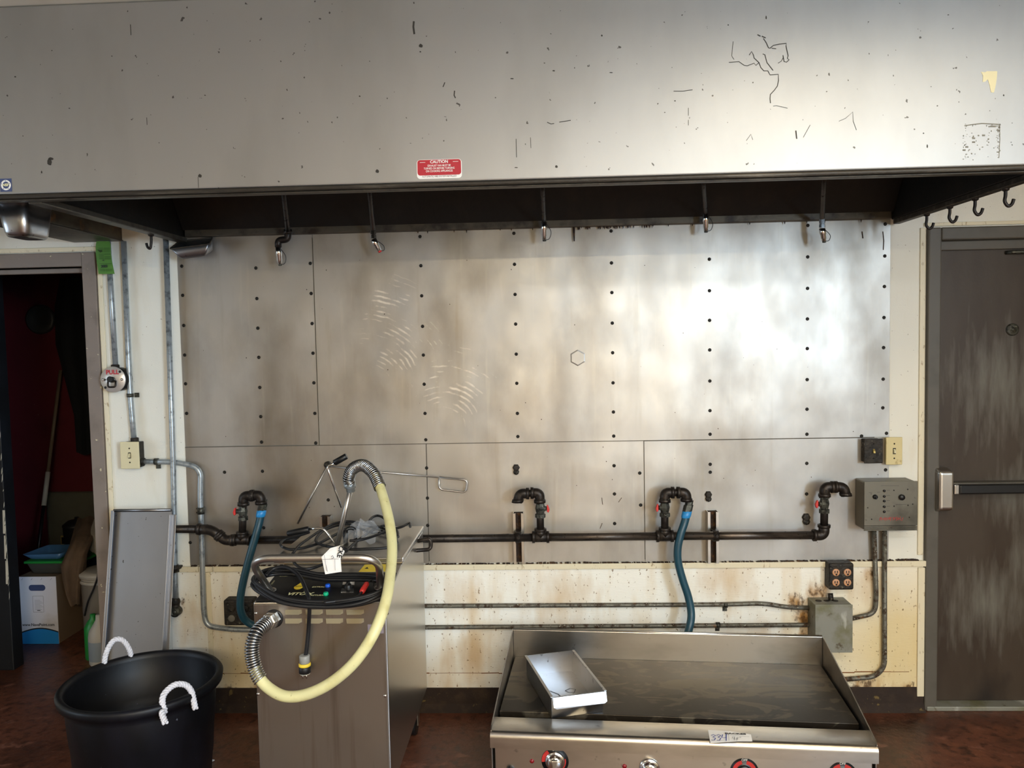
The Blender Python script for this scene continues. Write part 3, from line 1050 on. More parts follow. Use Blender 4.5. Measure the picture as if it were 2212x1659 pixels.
# --- fire suppression nozzles
def nozzle(px, py, y, label, kind, top):
    base = at(px, py, y)
    t = thing('fire_nozzle', label, 'nozzle', tuple(base), group='fire suppression nozzles under the hood')
    tp = at(top[0], top[1], -.42)
    tq = Vector((tp.x, tp.y, CEIL - .031))
    m2 = m_chrome
    if kind == 'elbow':
        e0 = at(622, 500, y)
        e1 = at(622, 517, y)
        e2 = at(601, 519, y)
        e3 = at(601, 534, y)
        MB().tube(bend([e0, tp, tq], .03), .0105, 10).build('drop_pipe', m_iron, t)
        b = MB()
        b.tube(bend([e0, e1, e2, e3], .022), .0145, 12)
        b.cyl(e0 + Vector((0, 0, .008)), e0 - Vector((0, 0, .012)), .018, 12)
        b.build('elbow', m_iron, t)
        a = e3
        c_ = at(605, 571, y)
    else:
        a = at(px, py - 26, y)
        MB().tube(bend([a + Vector((0, 0, .004)), tp, tq], .03), .0095, 10).build('drop_pipe', m_iron, t)
        c_ = at(px + kind[0], py + kind[1], y)
    d = (c_ - a)
    L_ = d.length
    ax = d.normalized()
    b = MB()
    if kind != 'elbow' and kind[2]:
        j = a + Vector((0, 0, -.036))
        b.lathe([(.0125, 0), (.0125, .016), (.010, .017), (.010, .019), (.0125, .020), (.0125, .034)], a, (0, 0, -1), 6, False, True, True)
        ax = (c_ - j).normalized()
        a = j
        L_ = (c_ - j).length
    b.lathe([(.010, 0), (.0125, .002), (.0125, L_ * .45), (.0105, L_ * .48), (.0105, L_ * .8), (.0085, L_ * .82), (.0085, L_), (0, L_)], a, ax, 12)
    b.build('nozzle_body', m2, t)
    cc = a + ax * (L_ * .55)
    sgn = -1 if (kind != 'elbow' and kind[0] < 0) else 1
    b = MB()
    b.tube(spline([a + ax * L_ * .1 + X * .010 * sgn, cc + X * .028 * sgn, a + ax * L_ * .95 + X * .020 * sgn, a + ax * L_], 8), .0014, 6)
    b.build('cap_cord', m_blackpl, t)
    b = MB()
    b.lathe([(.0075, 0), (.0075, .006), (0, .007)], a + ax * L_, ax, 10)
    b.build('blow_off_cap', m_redpl if (kind != 'elbow' and kind[2] == 2) else m_valve, t)


nozzle(603, 550, -.10, 'fire nozzle on a black elbow pipe over the grease pan end', 'elbow', (612, 412))
nozzle(806, 524, -.12, 'bent chrome fire nozzle with a red cap', (14, 18, 2), (798, 410))
nozzle(1175, 505, -.10, 'straight fire nozzle beside the hanging grease drip', (1, 13, 0), (1172, 404))
nozzle(1524, 488, -.10, 'short straight fire nozzle high over the blue hose', (1, 11, 0), (1520, 392))
nozzle(1776, 500, -.12, 'bent fire nozzle with cord loop near the right hood end', (4, 21, 1), (1780, 385))

# ================================================================== GAS MANIFOLD
GY = -.10
mf = thing('gas_manifold', 'black iron gas pipe manifold with four risers along the backsplash', 'pipe', (0, GY, at(1100, 1215, GY).z))
g = lambda x, y: at(x, y, GY)
PR = .0172


def fitting(b, p0, p1, ends=(1, 1)):
    """bead rings at the ends of a fitting"""
    p0, p1 = Vector(p0), Vector(p1)
    d = (p1 - p0).normalized()
    if ends[0]:
        b.lathe([(PR * 1.02, -.001), (PR * 1.45, 0), (PR * 1.45, .011), (PR * 1.1, .012)], p0, d, 16)
    if ends[1]:
        b.lathe([(PR * 1.02, -.001), (PR * 1.45, 0), (PR * 1.45, .011), (PR * 1.1, .012)], p1, -d, 16)


def elbow(name, a, c, d, r=PR * 1.28):
    """elbow fitting from a through corner c to d"""
    b = MB()
    b.tube(bend([a, c, d], .5, 9), r, 14, cap=True)
    a, c, d = Vector(a), Vector(c), Vector(d)
    b.lathe([(r * .9, -.002), (r * 1.18, -.002), (r * 1.18, .010), (r, .012)], a, (c - a).normalized(), 16)
    b.lathe([(r * .9, -.002), (r * 1.18, -.002), (r * 1.18, .010), (r, .012)], d, (c - d).normalized(), 16)
    return b.build(name, m_iron, mf)


wl = g(300, 1143)
MB().tube([wl, g(432, 1143)], PR, 14).build('pipe', m_iron, mf)
elbow('elbow', g(428, 1143), g(455, 1144), g(474, 1157))
elbow('elbow', g(474, 1157), g(486, 1167), g(504, 1167))
MB().tube([g(500, 1167), g(900, 1164), g(1150, 1161)], PR, 14).build('pipe', m_iron, mf)
MB().tube([g(1150, 1161), g(1435, 1158)], PR, 14).build('pipe', m_ironworn, mf)
MB().tube([g(1435, 1158), g(1775, 1156)], PR, 14).build('pipe', m_ironworn, mf)


def tee(x, y, up):
    b = MB()
    c = g(x, y)
    a, d = g(x - 18, y + .2), g(x + 18, y - .2)
    b.cyl(a, d, PR * 1.27, 16)
    u = g(up[0], up[1])
    b.cyl(c, c + (u - c).normalized() * .036, PR * 1.27, 16)
    for q, dr in ((a, d - a), (d, a - d), (c + (u - c).normalized() * .036, c - u)):
        b.lathe([(PR * 1.1, -.001), (PR * 1.5, -.001), (PR * 1.5, .010), (PR * 1.25, .012)], q, dr, 16)
    b.build('tee', m_iron, mf)


def valve(x, y, side):
    c = g(x, y)
    b = MB()
    b.lathe([(.016, -.040), (.022, -.039), (.022, -.024), (.016, -.022), (.018, -.016), (.0215, 0), (.018, .016), (.016, .022), (.022, .024), (.022, .039), (.016, .040)], c, Z, 8, False)
    b.cyl(c, c + X * side * .026 + Vector((0, -.006, 0)), .010, 10)
    v = b.build('valve_body', m_valve, mf)
    b = MB()
    h = c + X * side * .028 + Vector((0, -.006, 0))
    b.prism([h + Vector((0, -.007, .017)), h + Vector((side * .006, -.007, .014)), h + Vector((side * .012, -.007, -.004)), h + Vector((side * .007, -.007, -.018)), h + Vector((0, -.007, -.012))], (0, .016, 0))
    b.build('valve_handle', m_redpl, v, bevel=.002)


def riser(x, y0, xt, yt, xe, ye, side, vy):
    tee(x, y0, (xt, yt)) if x < 1700 else None
    MB().tube([g(x, y0), g(xt, yt + 12)], PR * .92, 14).build('riser_pipe', m_iron, mf)
    valve((x + xt) / 2, vy, side)
    sx = 1 if xe > xt else -1
    elbow('elbow', g(xt, yt + 20), g(xt, yt), g(xt + sx * 19, yt), PR * 1.24)
    MB().tube([g(xt + sx * 15, yt), g(xe - sx * 15, ye)], PR * .92, 14).build('nipple', m_iron, mf)
    elbow('elbow', g(xe - sx * 19, ye), g(xe, ye), g(xe + sx * (1 if (xt < 600 or 1400 < xt < 1500) else 5), ye + 18), PR * 1.24)


riser(523, 1166, 526, 1071, 563, 1070, -1, 1104)
riser(1168, 1160, 1166, 1065, 1123, 1066, 1, 1098)
riser(1436, 1158, 1436, 1064, 1482, 1064, -1, 1096)
elbow('elbow', g(1757, 1156), g(1780, 1156), g(1780, 1134))
riser(1780, 1150, 1781, 1052, 1822, 1052, -1, 1088)
# dark mouths of the two open elbows
for (x, y, sx) in ((1117.5, 1084, -1), (1827.5, 1070, 1)):
    p = g(x, y)
    b = MB()
    b.lathe([(PR * .98, .0), (PR * .9, .001), (0, .001)], p + Vector((0, 0, -.001)), Vector((sx * .25, 0, -1)), 16)
    b.build('open_end', m_blackpl, mf)


def gashose(name, label, pts, xh, yh):
    t = thing(name, label, 'hose', tuple(at(*pts[-1])), group='blue gas hoses')
    P = [at(*q) for q in pts]
    MB().tube(spline(P, 8), .0165, 14).build('hose_tube', m_hose, t)
    b = MB()
    d = (P[1] - P[0]).normalized()
    b.lathe([(.017, -.004), (.0205, -.002), (.0205, .020), (.0175, .026)], P[0], d, 16)
    b.build('hose_sleeve', m_hosel, t)
    b = MB()
    b.lathe([(.017, .0), (.0205, .001), (.0205, .030), (.017, .031), (.017, .050)], P[0], -d, 6, False, True, True)
    b.build('hex_nut', m_valve, t)


gashose('gas_hose', 'blue gas hose dropping behind the filter machine', [(565, 1104, -.10), (561, 1125, -.105), (553, 1155, -.12), (540, 1200, -.135), (527, 1250, -.14), (519, 1295, -.14), (522, 1325, -.13), (537, 1345, -.11), (575, 1362, -.09)], 0, 0)
gashose('gas_hose', 'blue gas hose dropping behind the griddle', [(1484, 1106, -.10), (1479, 1128, -.105), (1470, 1155, -.115), (1464, 1185, -.12), (1465, 1215, -.12), (1475, 1253, -.12), (1487, 1290, -.12), (1493, 1325, -.13), (1490, 1352, -.15), (1478, 1395, -.17)], 0, 0)


# strut brackets carrying the pipe
def strut(x, y0, y1, label):
    p0, p1 = at(x, y1, -.02), at(x, y0, -.02)
    t = thing('strut_bracket', label, 'bracket', (p0.x, 0, p0.z), group='steel strut brackets carrying the gas pipe')
    b = MB()
    w, dp = .023, .052
    z0, z1 = p0.z, p1.z
    for pr in ([(-w, -.004), (-w, -dp), (-w + .011, -dp), (-w + .011, -dp + .009), (-w + .0085, -dp + .009), (-w + .0085, -dp + .003), (-w + .003, -dp + .003), (-w + .003, -.004)],
               [(w, -.004), (w - .003, -.004), (w - .003, -dp + .003), (w - .0085, -dp + .003), (w - .0085, -dp + .009), (w - .011, -dp + .009), (w - .011, -dp), (w, -dp)],
               [(-w, -.0035), (-w, -.0065), (w, -.0065), (w, -.0035)]):
        b.prism([(p0.x + u, v, z0) for u, v in pr], (0, 0, z1 - z0))
    b.build('channel', m_steel, t)
    b = MB()
    b.box(p0.x - w + .004, p0.x + w - .004, -.026, -.0066, z0 + .002, z1 - .002)
    b.build('channel_grime', m_rustgrime, t)
    if x > 900:
        zc_ = g(x, 1161 if x < 1300 else 1158).z
        b = MB()
        b.lathe([(PR * 1.05, -.012), (PR * 1.22, -.012), (PR * 1.22, .012), (PR * 1.05, .012)], (p0.x, GY, zc_), X, 18)
        for s_ in (-1, 1):
            b.box(p0.x - .012, p0.x + .012, GY + .0, -.045, zc_ + s_ * (PR + .004) - .002, zc_ + s_ * (PR + .004) + .002)
        b.cyl((p0.x, GY - PR - .012, zc_ + .006), (p0.x, GY - PR + .002, zc_ + .006), .006, 8)
        b.build('pipe_clamp', m_iron, t)


strut(1122, 1106, 1214, 'rusty strut bracket under the open gas riser')
strut(1538, 1103, 1213, 'rusty strut bracket beside the blue hose over the griddle')
strut(709, 1113, 1216, 'strut bracket showing just above the filter machine lid')


def bolt(x, y, label, s=1.):
    p = at(x, y, -.006)
    t = thing('wall_bolt', label, 'bolt', (p.x, p.y, p.z - .02), group='hex bolts in the backsplash')
    b = MB()
    b.lathe([(.016 * s, 0), (.016 * s, .003), (.0145 * s, .004)], p + Z * .006, FACE, 6, False, True, True)
    b.lathe([(.0135 * s, .003), (.0135 * s, .013), (.010, .0145), (0, .0145)], p + Z * .006, FACE, 6, False)
    b.build('bolt_head', m_grime, t)
    b = MB()
    b.lathe([(.013 * s, 0), (.013 * s, .010), (.006, .013), (0, .013)], p - Z * .012, FACE, 8, False)
    b.build('bolt_nut', m_grime, t)


bolt(1115, 1013, 'dark wall bolt above the open gas riser')
bolt(1530, 1071, 'dark wall bolt above the strut beside the blue hose')
bolt(1741, 1120, 'dark wall bolt beside the rightmost gas riser', 1.15)

# ================================================================== CONDUITS
def coupling(b, p, d, r, l=.03):
    d = Vector(d).normalized()
    b.lathe([(r, -l / 2), (r * 1.3, -l / 2), (r * 1.3, l / 2), (r, l / 2)], p, d, 14)
    for k in (-.3, .3):
        q = Vector(p) + d * l * k - X * r * 1.2
        b.cyl(q, q - X * .006, .0035, 8)


def strap(b, p, d, r):
    d = Vector(d).normalized()
    b.lathe([(r * 1.02, -.008), (r * 1.25, -.008), (r * 1.25, .008), (r * 1.02, .008)], p, d, 14)
    s = d.cross(FACE).normalized()
    q = Vector(p) + s * (r + .012)
    M_ = Matrix.Translation((q.x, 0, q.z))
    b.box(-.010, .010, p.y * .35 - .002, p.y * .35 + .002, -.010, .010, M_)


def conduit(label, pts, r=.0112, m=None, y=-.024, fits=(), straps=(), bendr=.12, group='steel conduits on the wall'):
    P = [at(q[0], q[1], q[2] if len(q) > 2 else y) for q in pts]
    lo = min(P, key=lambda q: q.z)
    t = thing('conduit', label, 'conduit', tuple(lo), group=group)
    MB().tube(bend(P, bendr, 10), r, 12).build('conduit_tube', m or m_galv, t)
    if fits:
        b = MB()
        for (x, yy_, ds) in fits:
            coupling(b, at(x, yy_, y), ds, r)
        b.build('coupling', m_valve, t)
    for (x, yy_, ds) in straps:
        b = MB()
        strap(b, at(x, yy_, y), ds, r)
        b.build('strap', m_valve, t)
    return t


conduit('short galvanised conduit from the green tag down to the pull station', [(233, 519), (250, 797)], .0115, y=-.022)
conduit('galvanised conduit running down to the left light switch', [(267, 521), (281, 854), (290, 955)], .0115, y=-.022, straps=[(281, 854, Z)])
c3 = conduit('tall galvanised conduit between the left switch and the backsplash', [(358, 511), (374, 1000), (378, 1225), (380, 1296)], .0118, y=-.048)
b = MB()
p = at(378, 1228, -.048)
b.lathe([(.012, -.018), (.0175, -.016), (.0175, -.003), (.020, -.002), (.020, .008), (.015, .010), (.015, .018)], p, Z, 14)
b.box(p.x - .032, p.x + .018, -.040, -.012, p.z - .006, p.z + .006)
b.build('coupling', m_grime, c3)
b = MB()
p = at(379, 1300, -.048)
b.ball(p, .021, (1, 1, 1.1))
p2 = at(377, 1323, -.07)
b.tube([p, p + Z * -.03, p2 + Y * .03], .018, 12)
b.build('elbow_body', m_grime, c3)
b = MB()
b.lathe([(.0, .004), (.006, .004), (.008, .0), (.012, .0), (.013, .005), (.016, .006), (.018, .0), (.021, .002), (.0225, .0), (.0225, -.03), (.01, -.032)], p2, FACE, 24)
b.build('round_cap', m_valve, c3)
conduit('galvanised conduit bending from the left switch down to the black outlet box', [(304, 997), (382, 998), (434, 1010, -.024), (432, 1060), (436, 1180), (440, 1320), (446, 1352), (500, 1360), (600, 1361)], .0118, y=-.026,
        fits=[(434, 1103, Z)], straps=[(338, 997, X)], bendr=.11)
conduit('upper dirty conduit along the cream wall board behind the machine', [(640, 1312), (930, 1309), (1560, 1306), (1650, 1303), (1700, 1312), (1748, 1313)], .0098, m_galvd, -.024, straps=[(1567, 1307, X)], bendr=.1)
conduit('lower dirty conduit along the cream wall board behind the griddle', [(640, 1357), (930, 1355), (1400, 1352), (1748, 1350)], .0098, m_galvd, -.024, straps=[(1551, 1350, X)])
conduit('conduit curving from the control box into the stained junction box', [(1888, 1144), (1893, 1290), (1890, 1325), (1836, 1337)], .0098, m_galvd, -.03, bendr=.10)
conduit('conduit dropping from the control box and curving behind the griddle', [(1911, 1144), (1911, 1440), (1890, 1462), (1800, 1470)], .0098, m_galvd, -.03, bendr=.13)


# ================================================================== WALL BOXES
def switch(px0, px1, py0, py1, label, m, dep=.052, mbox=None):
    a, c = at(px0, py1, -dep), at(px1, py0, -dep)
    t = thing('light_switch', label, 'switch', ((a.x + c.x) / 2, 0, a.z))
    MB().box(a.x + .004, c.x - .004, -dep + .003, -.0008, a.z + .004, c.z - .004).build('switch_box', mbox or m_grime, t, bevel=.003)
    MB().box(a.x, c.x, -dep - .004, -dep + .003, a.z, c.z).build('cover_plate', m, t, bevel=.003)
    mx, mz = (a.x + c.x) / 2, (a.z + c.z) / 2
    b = MB()
    b.prism([(mx - .004, -dep - .004, mz - .010), (mx - .004, -dep - .016, mz - .008), (mx - .004, -dep - .013, mz + .001), (mx - .004, -dep - .004, mz + .010)], (.008, 0, 0))
    b.build('toggle', m_brass if m is m_grime else m_ivory, t, bevel=.001)
    b = MB()
    b.box(mx - .006, mx + .006, -dep - .005, -dep - .0041, mz - .013, mz + .013)
    for s_ in (-1, 1):
        b.lathe([(.0035, 0), (.003, .0015), (0, .0015)], (mx, -dep - .004, mz + s_ * .031), FACE, 8)
    b.build('plate_screws', m_screw, t)
    return t


s1 = switch(262, 300, 954, 1013, 'ivory light switch plate beside the dark doorway', m_ivory, .052)
b = MB()
p = at(291, 952, -.024)
b.lathe([(.0125, -.012), (.017, -.010), (.017, .012), (.0125, .014)], p, Z, 12)
b.build('box_connector', m_grime, s1)
b = MB()
p = at(306, 997, -.026)
b.lathe([(.0125, -.012), (.017, -.010), (.017, .012), (.0125, .014)], p, X, 12)
b.build('box_connector', m_grime, s1)
switch(1866, 1907, 947, 1001, 'grease blackened light switch box beside the ivory plate', m_grime, .045)
switch(1913, 1949, 944, 1004, 'yellowed ivory switch plate above the control box', m_ivory2, .03, m_ivory2)

# pull station
c = at(244, 820, -.055)
ps = thing('pull_station', 'round fire pull station with red lettering beside the doorway', 'pull station', (c.x, 0, c.z - .06))
b = MB()
b.lathe([(.052, .0), (.052, .050)], (c.x + .008, -.0012, c.z), FACE, 28, cap0=True, cap1=True)
b.build('station_box', m_blackpl, ps)
b = MB()
b.lathe([(.0, .0), (.056, .0), (.057, .002), (.055, .005), (0, .005)], (c.x, -.052, c.z), FACE, 36)
b.build('station_plate', mat('station_face', '#cfc9c2', .3, .5), ps)
b = MB()
b.cyl((c.x, -.057, c.z - .001), (c.x, -.082, c.z + .003), .013, 16)
b.build('pull_knob', m_blackpl, ps)
b = MB()
b.tube(bend([(c.x - .016, -.066, c.z - .004), (c.x - .016, -.070, c.z - .032), (c.x + .018, -.070, c.z - .032), (c.x + .018, -.066, c.z - .004)], .010), .004, 8)
b.build('pull_handle', m_iron, ps)
b = MB()
for s_ in (-1, 1):
    b.lathe([(.006, 0), (.006, .004), (.003, .008), (0, .008)], (c.x + s_ * .042, -.057, c.z), FACE, 10)
b.build('plate_stud', m_chrome, ps)
b = MB()
for dx, dz in ((.034, .034), (-.034, -.034)):
    b.lathe([(.0055, 0), (.0055, .0008), (0, .0008)], (c.x + dx, -.0572, c.z + dz), FACE, 12)
b.prism([(c.x - .038, -.0572, c.z + .006), (c.x - .028, -.0572, c.z), (c.x - .038, -.0572, c.z - .006)], (0, -.0006, 0))
b.build('plate_marks', m_blackpl, ps)
text('PULL', .026, (c.x + .0, -.0572, c.z + .032), X, Z, 'lettering', m_redc, ps, .0011)
b = MB()
p = at(249, 793, -.022)
b.lathe([(.012, -.012), (.0175, -.010), (.0175, .010), (.012, .012)], p, Z, 12)
b.build('box_connector', m_grime, ps)

# green inspection tag
tg = thing('inspection_tag', 'green punched inspection tag dated 2022 beside the doorway', 'tag', tuple(at(225, 590, -.04)))
k_ = 110 / 1659
q_ = lambda x, y, d=-.045: at(190 + x * k_, 500 + y * k_, d)
rows = [(280, 700, 315), (255, 740, 430), (255, 745, 700), (285, 790, 1000), (320, 830, 1200), (345, 870, 1385)]
b = MB()
vs = []
for i, (xl, xr, yv) in enumerate(rows):
    for j in range(5):
        t = j / 4
        vs.append(q_(xl + (xr - xl) * t, yv, -.040 - .006 * math.sin(3.1 * t) - .003 * i))
n5 = len(vs)
fs = [(i * 5 + j, i * 5 + j + 1, (i + 1) * 5 + j + 1, (i + 1) * 5 + j) for i in range(len(rows) - 1) for j in range(4)]
b.add(vs, fs, True)
b.add([v + Y * .0006 for v in vs], fs, True)
b.build('tag_card', m_greenp, tg)
text('2022', .0145, q_(535, 1135, -.0640), (1, 0, .02), Z, 'lettering', m_ink, tg, .0007)
text('W', .008, q_(505, 945, -.0590), X, Z, 'lettering', m_ink, tg, .0003)
b = MB()
random.seed(4)
for yv in list(range(540, 700, 32)) + list(range(730, 900, 28)) + [1050, 1225, 1255, 1285]:
    i = (yv - 315) / 1070
    for (u0, u1) in ((.12, .45), (.48, .9)):
        if random.random() < .9:
            xl = 262 + 80 * i
            xr = 735 + 120 * i
            a_, c_ = q_(xl + (xr - xl) * u0, yv, -.0535 - .011 * i), q_(xl + (xr - xl) * u1, yv, -.0535 - .011 * i)
            strip(b, [a_, c_], .0009, FACE, .0003)
flat(b, [q_(x, y, -.0530) for x, y in ((300, 590), (400, 600), (465, 610), (460, 660), (405, 690), (360, 650))], FACE, .0004)
stuff(b.build('tag_print', mat('tag_dark_print', '#24420f', .7), tg))

# fan control box
CY = -.105
p0, p1 = at(1866, 1147, CY), at(1981, 1040, CY)
cb = thing('fan_control_box', 'grey hood control box with knobs and red lettering', 'control box', ((p0.x + p1.x) / 2, 0, p0.z))
x0, x1, z0, z1 = p0.x, p1.x + .002, p0.z, p1.z + .002
MB().box(x0 + .002, x1 - .002, CY + .003, -.004, z0 + .002, z1 - .002).build('box_body', m_ctrl, cb, bevel=.006)
MB().box(x0, x1, CY - .003, CY + .003, z0 + .022, z1).build('face_plate', m_ctrl, cb, bevel=.002)
for k in range(4):
    MB().box(x0, x1, CY - .003, CY + .003, z0 + .0006 + k * .0052, z0 + .0046 + k * .0052).build('rib', m_ctrl, cb, bevel=.001)
zz = lambda x, y, d=CY - .003: at(1690 + x * 340 / 2212, 920 + y * 255 / 1659, d)
fy = CY - .003
b = MB()
c = zz(1300, 995)
b.lathe([(.0095, 0), (.0095, .004), (.0080, .012), (0, .012)], c, FACE, 18)
b.box(c.x - .002, c.x + .002, fy - .018, fy - .011, c.z - .008, c.z + .008)
b.build('selector_knob', m_blackpl, cb)
b = MB()
c = zz(1672, 1000)
b.lathe([(.0118, 0), (.0118, .010), (.0105, .013), (0, .013)], c, FACE, 22)
b.build('dial_knob', m_blackpl, cb)
for yv in (912, 990, 1055, 1135, 1205):
    b = MB()
    b.lathe([(.0052, 0), (.0052, .004), (.0035, .006), (0, .006)], zz(1430, yv), FACE, 12)
    b.build('push_button', m_blackpl, cb)
for x, y in ((1200, 1150), (1255, 1312), (1785, 1285), (1568, 905), (1762, 893), (1570, 1128), (1765, 1115), (1832, 1100)):
    b = MB()
    b.lathe([(.0028, 0), (.0024, .0015), (0, .0018)], zz(x, y), FACE, 8)
    b.build('screw', m_screw, cb)
b = MB()
random.seed(12)
for k in range(13):
    xx = 1365 + k * 26
    a_, c_ = zz(xx, 1335 - (k % 3) * 6), zz(xx + random.uniform(-4, 20), 1275 + random.uniform(0, 18))
    strip(b, [a_, c_], .0016, FACE, .0006)
    strip(b, [zz(xx, 1305 + random.uniform(-25, 25)), zz(xx + 22, 1300 + random.uniform(-25, 25))], .0014, FACE, .0006)
stuff(b.build('red_lettering', m_dialred, cb))
b = MB()
for k in range(16):
    strip(b, [zz(1385 + k * 16, 840), zz(1397 + k * 16, 838)], .0011, FACE, .0005)
for yv in (905, 980, 1050, 1130, 1195):
    strip(b, [zz(1465, yv), zz(1512, yv - 2)], .001, FACE, .0005)
for k in range(7):
    a = R(-220 + k * 43)
    c = zz(1668, 1000)
    q = c + Vector((math.cos(a), 0, -math.sin(a))) * .0145
    strip(b, [q, q + Vector((math.cos(a), 0, -math.sin(a))) * .002], .001, FACE, .0005)
strip(b, [zz(1215, 938), zz(1262, 934)], .001, FACE, .0005)
strip(b, [zz(1330, 932), zz(1375, 930)], .001, FACE, .0005)
strip(b, [zz(1590, 1106), zz(1745, 1100)], .001, FACE, .0005)
stuff(b.build('panel_print', m_ink, cb))


# four-gang outlets
def outlet(px0, px1, py0, py1, dep, label, light):
    a, c = at(px0, py1, -dep), at(px1, py0, -dep)
    t = thing('outlet_box', label, 'outlet', ((a.x + c.x) / 2, 0, a.z))
    MB().box(a.x, c.x, -dep, -.0105, a.z, c.z).build('outlet_body', m_grime, t, bevel=.008, seg=3)
    mx, mz = (a.x + c.x) / 2, (a.z + c.z) / 2
    w, h = (c.x - a.x), (c.z - a.z)
    for i in (-1, 1):
        for j in (-1, 1):
            b = MB()
            px, pz = mx + i * w * .23, mz + j * h * .19 - h * .02
            if light == 'caps' and j > 0:
                mm = m_grime
            else:
                mm = m_outlet if light != 'caps' else mat('grey_outlet_cap', '#6a655a', .5)
            b.lathe([(.0155, 0), (.0155, .003), (.013, .004), (0, .004)], (px, -dep, pz), FACE, 16)
            o = b.build('socket', mm, t)
            if mm is m_outlet:
                b = MB()
                for dx in (-.005, .005):
                    b.box(px + dx - .0018, px + dx + .0018, -dep - .0048, -dep - .0038, pz - .003, pz + .008)
                b.lathe([(.004, 0), (.004, .0006), (0, .0006)], (px + .001, -dep - .0042, pz - .008), FACE, 10)
                b.build('socket_slots', m_blackpl, o)
    return t


outlet(1791, 1845, 1217, 1275, .07, 'grease blackened outlet box with four peach sockets', 'peach')
outlet(484, 546, 1296, 1352, .07, 'black outlet box with two round caps behind the blue hose', 'caps')

# junction box
p0, p1 = at(1761, 1409, -.11), at(1841, 1306, -.11)
jb = thing('junction_box', 'stained grey steel junction box behind the griddle corner', 'junction box', ((p0.x + p1.x) / 2, 0, p0.z))
b = MB()
b.box(p0.x, p1.x, -.11, -.011, p0.z, p1.z)
b.build('box_body', m_jbox, jb, bevel=.003)
MB().box(p0.x - .001, p1.x + .001, -.114, -.1105, p0.z - .001, p1.z + .001).build('box_cover', m_jbox, jb, bevel=.002)
b = MB()
b.cyl((p0.x + .085, -.055, p1.z), (p0.x + .085, -.045, p1.z + .028), .011, 12)
for k in range(3):
    b.lathe([(.013, 0), (.013, .0015), (0, .0015)], (p0.x + .03 + .035 * k, -.06, p1.z), Z, 14)
b.build('knockout', m_grime, jb)

# ================================================================== ROD TOOL ON THE WALL
ry = -.03
h0 = at(711, 1003, ry)
rt = thing('wire_rod_tool', 'bent steel rod with a rectangular loop hung on the backsplash', 'rod tool', tuple(at(648, 1130, ry)))
b = MB()
b.tube([at(643, 1131, ry - .01), at(707, 1006, ry)], .0042, 8)
b.build('short_rod', m_bar, rt)
b = MB()
b.tube([at(714, 1007, ry), at(800, 1018, ry), at(950, 1031, ry)], .0036, 8)
b.build('long_rod', m_bar, rt)
b = MB()
b.tube(bend([at(949, 1031, ry), at(1010, 1037, ry), at(1007, 1064, ry), at(948, 1057, ry), at(949, 1031, ry)], .02), .0040, 8)
b.build('loop_handle', m_bar, rt)
b = MB()
b.lathe([(.015, 0), (.015, .02), (.009, .028), (0, .028)], at(709, 1003, -.005), FACE, 8, False)
b.build('wall_peg', m_grime, rt)

# ================================================================== OIL FILTER MACHINE
VX0, VX1, VF, VB = -.962, -.528, -.95, -.17
vm = thing('oil_filter_machine', 'stainless steel oil filter machine with cream hose and handle bar', 'filter machine', (-.745, -.56, 0))
zs = lambda y: .805 + (y + .95) * .129
SN = Vector((0, -.129, 1)).normalized()
SY = Vector((0, 1, .129)).normalized()


def ons(px, py, lift=0.):
    d = ray(px, py)
    p0_ = Vector((0, -.95, .805 + lift))
    t = (p0_ - CAM).dot(SN) / d.dot(SN)
    return CAM + d * t


b = MB()
b.prism([(VX0, VF, .17), (VX0, VF, .805), (VX0, -.64, zs(-.64)), (VX0, VB, zs(-.64)), (VX0, VB, .17)], (VX1 - VX0, 0, 0))
b.build('body', m_vitos, vm, bevel=.003)
MB().box(VX0 + .001, VX1 - .004, VF - .004, VF + .001, .172, .800).build('front_panel', m_vito, vm, bevel=.0015)
MB().box(-1.0, -.524, -.648, -.165, .848, .866).build('lid', m_steel, vm, bevel=.004)
MB().box(-.98, -.53, -.640, -.20, .8445, .8478).build('lid_gasket', mat('tan_gasket', '#b59a72', .7), vm)
for x in (VX0 + .05, VX1 - .05):
    for y in (VF + .06, VB - .06):
        b = MB()
        b.lathe([(.012, -.014), (.05, -.014), (.054, -.009), (.054, .009), (.05, .014), (.012, .014)], (x, y, .054), X, 20)
        c_ = b.build('caster_wheel', m_rubber, vm)
        b = MB()
        b.box(x - .022, x - .017, y - .02, y + .02, .045, .168)
        b.box(x + .017, x + .022, y - .02, y + .02, .045, .168)
        b.box(x - .03, x + .03, y - .035, y + .035, .162, .1695)
        b.build('caster_fork', m_steel, vm)
# louvres; light caught on their faces is put into the paler steel colour
for (y0, y1) in ((1317, 1325), (1336, 1344)):
    for (xa, xb) in ((616, 652), (660, 697), (704, 741), (748, 786)):
        a, c = at(xa, y1, VF - .004), at(xb, y0, VF - .004)
        b = MB()
        w_ = .008
        yv = VF - .0041
        V8 = [(a.x, yv, a.z), (c.x, yv, a.z), (c.x, yv, c.z), (a.x, yv, c.z), (a.x + .006, yv - .016, a.z + .001), (c.x - .006, yv - .016, a.z + .001)]
        b.add(V8, [(0, 1, 5, 4), (4, 5, 2, 3), (0, 4, 3), (1, 2, 5)])
        b.build('louvre', mat('louvre_steel', '#b7a888', .4, .35), vm)
for x, y in ((553, 1325), (558, 1499), (832, 1503), (836, 1325)):
    b = MB()
    b.lathe([(.0055, 0), (.005, .002), (.002, .0035), (0, .0036)], at(x, y, VF - .004), FACE, 10)
    b.build('screw', m_chrome, vm)
b = MB()
flat(b, [at(x, y, VF - .0041) for x, y in ((794, 1349), (829, 1347), (829, 1368), (795, 1370))], FACE, .0004)
b.build('faded_label', mat('faded_label_grey', '#8f8288', .6, .2), vm)
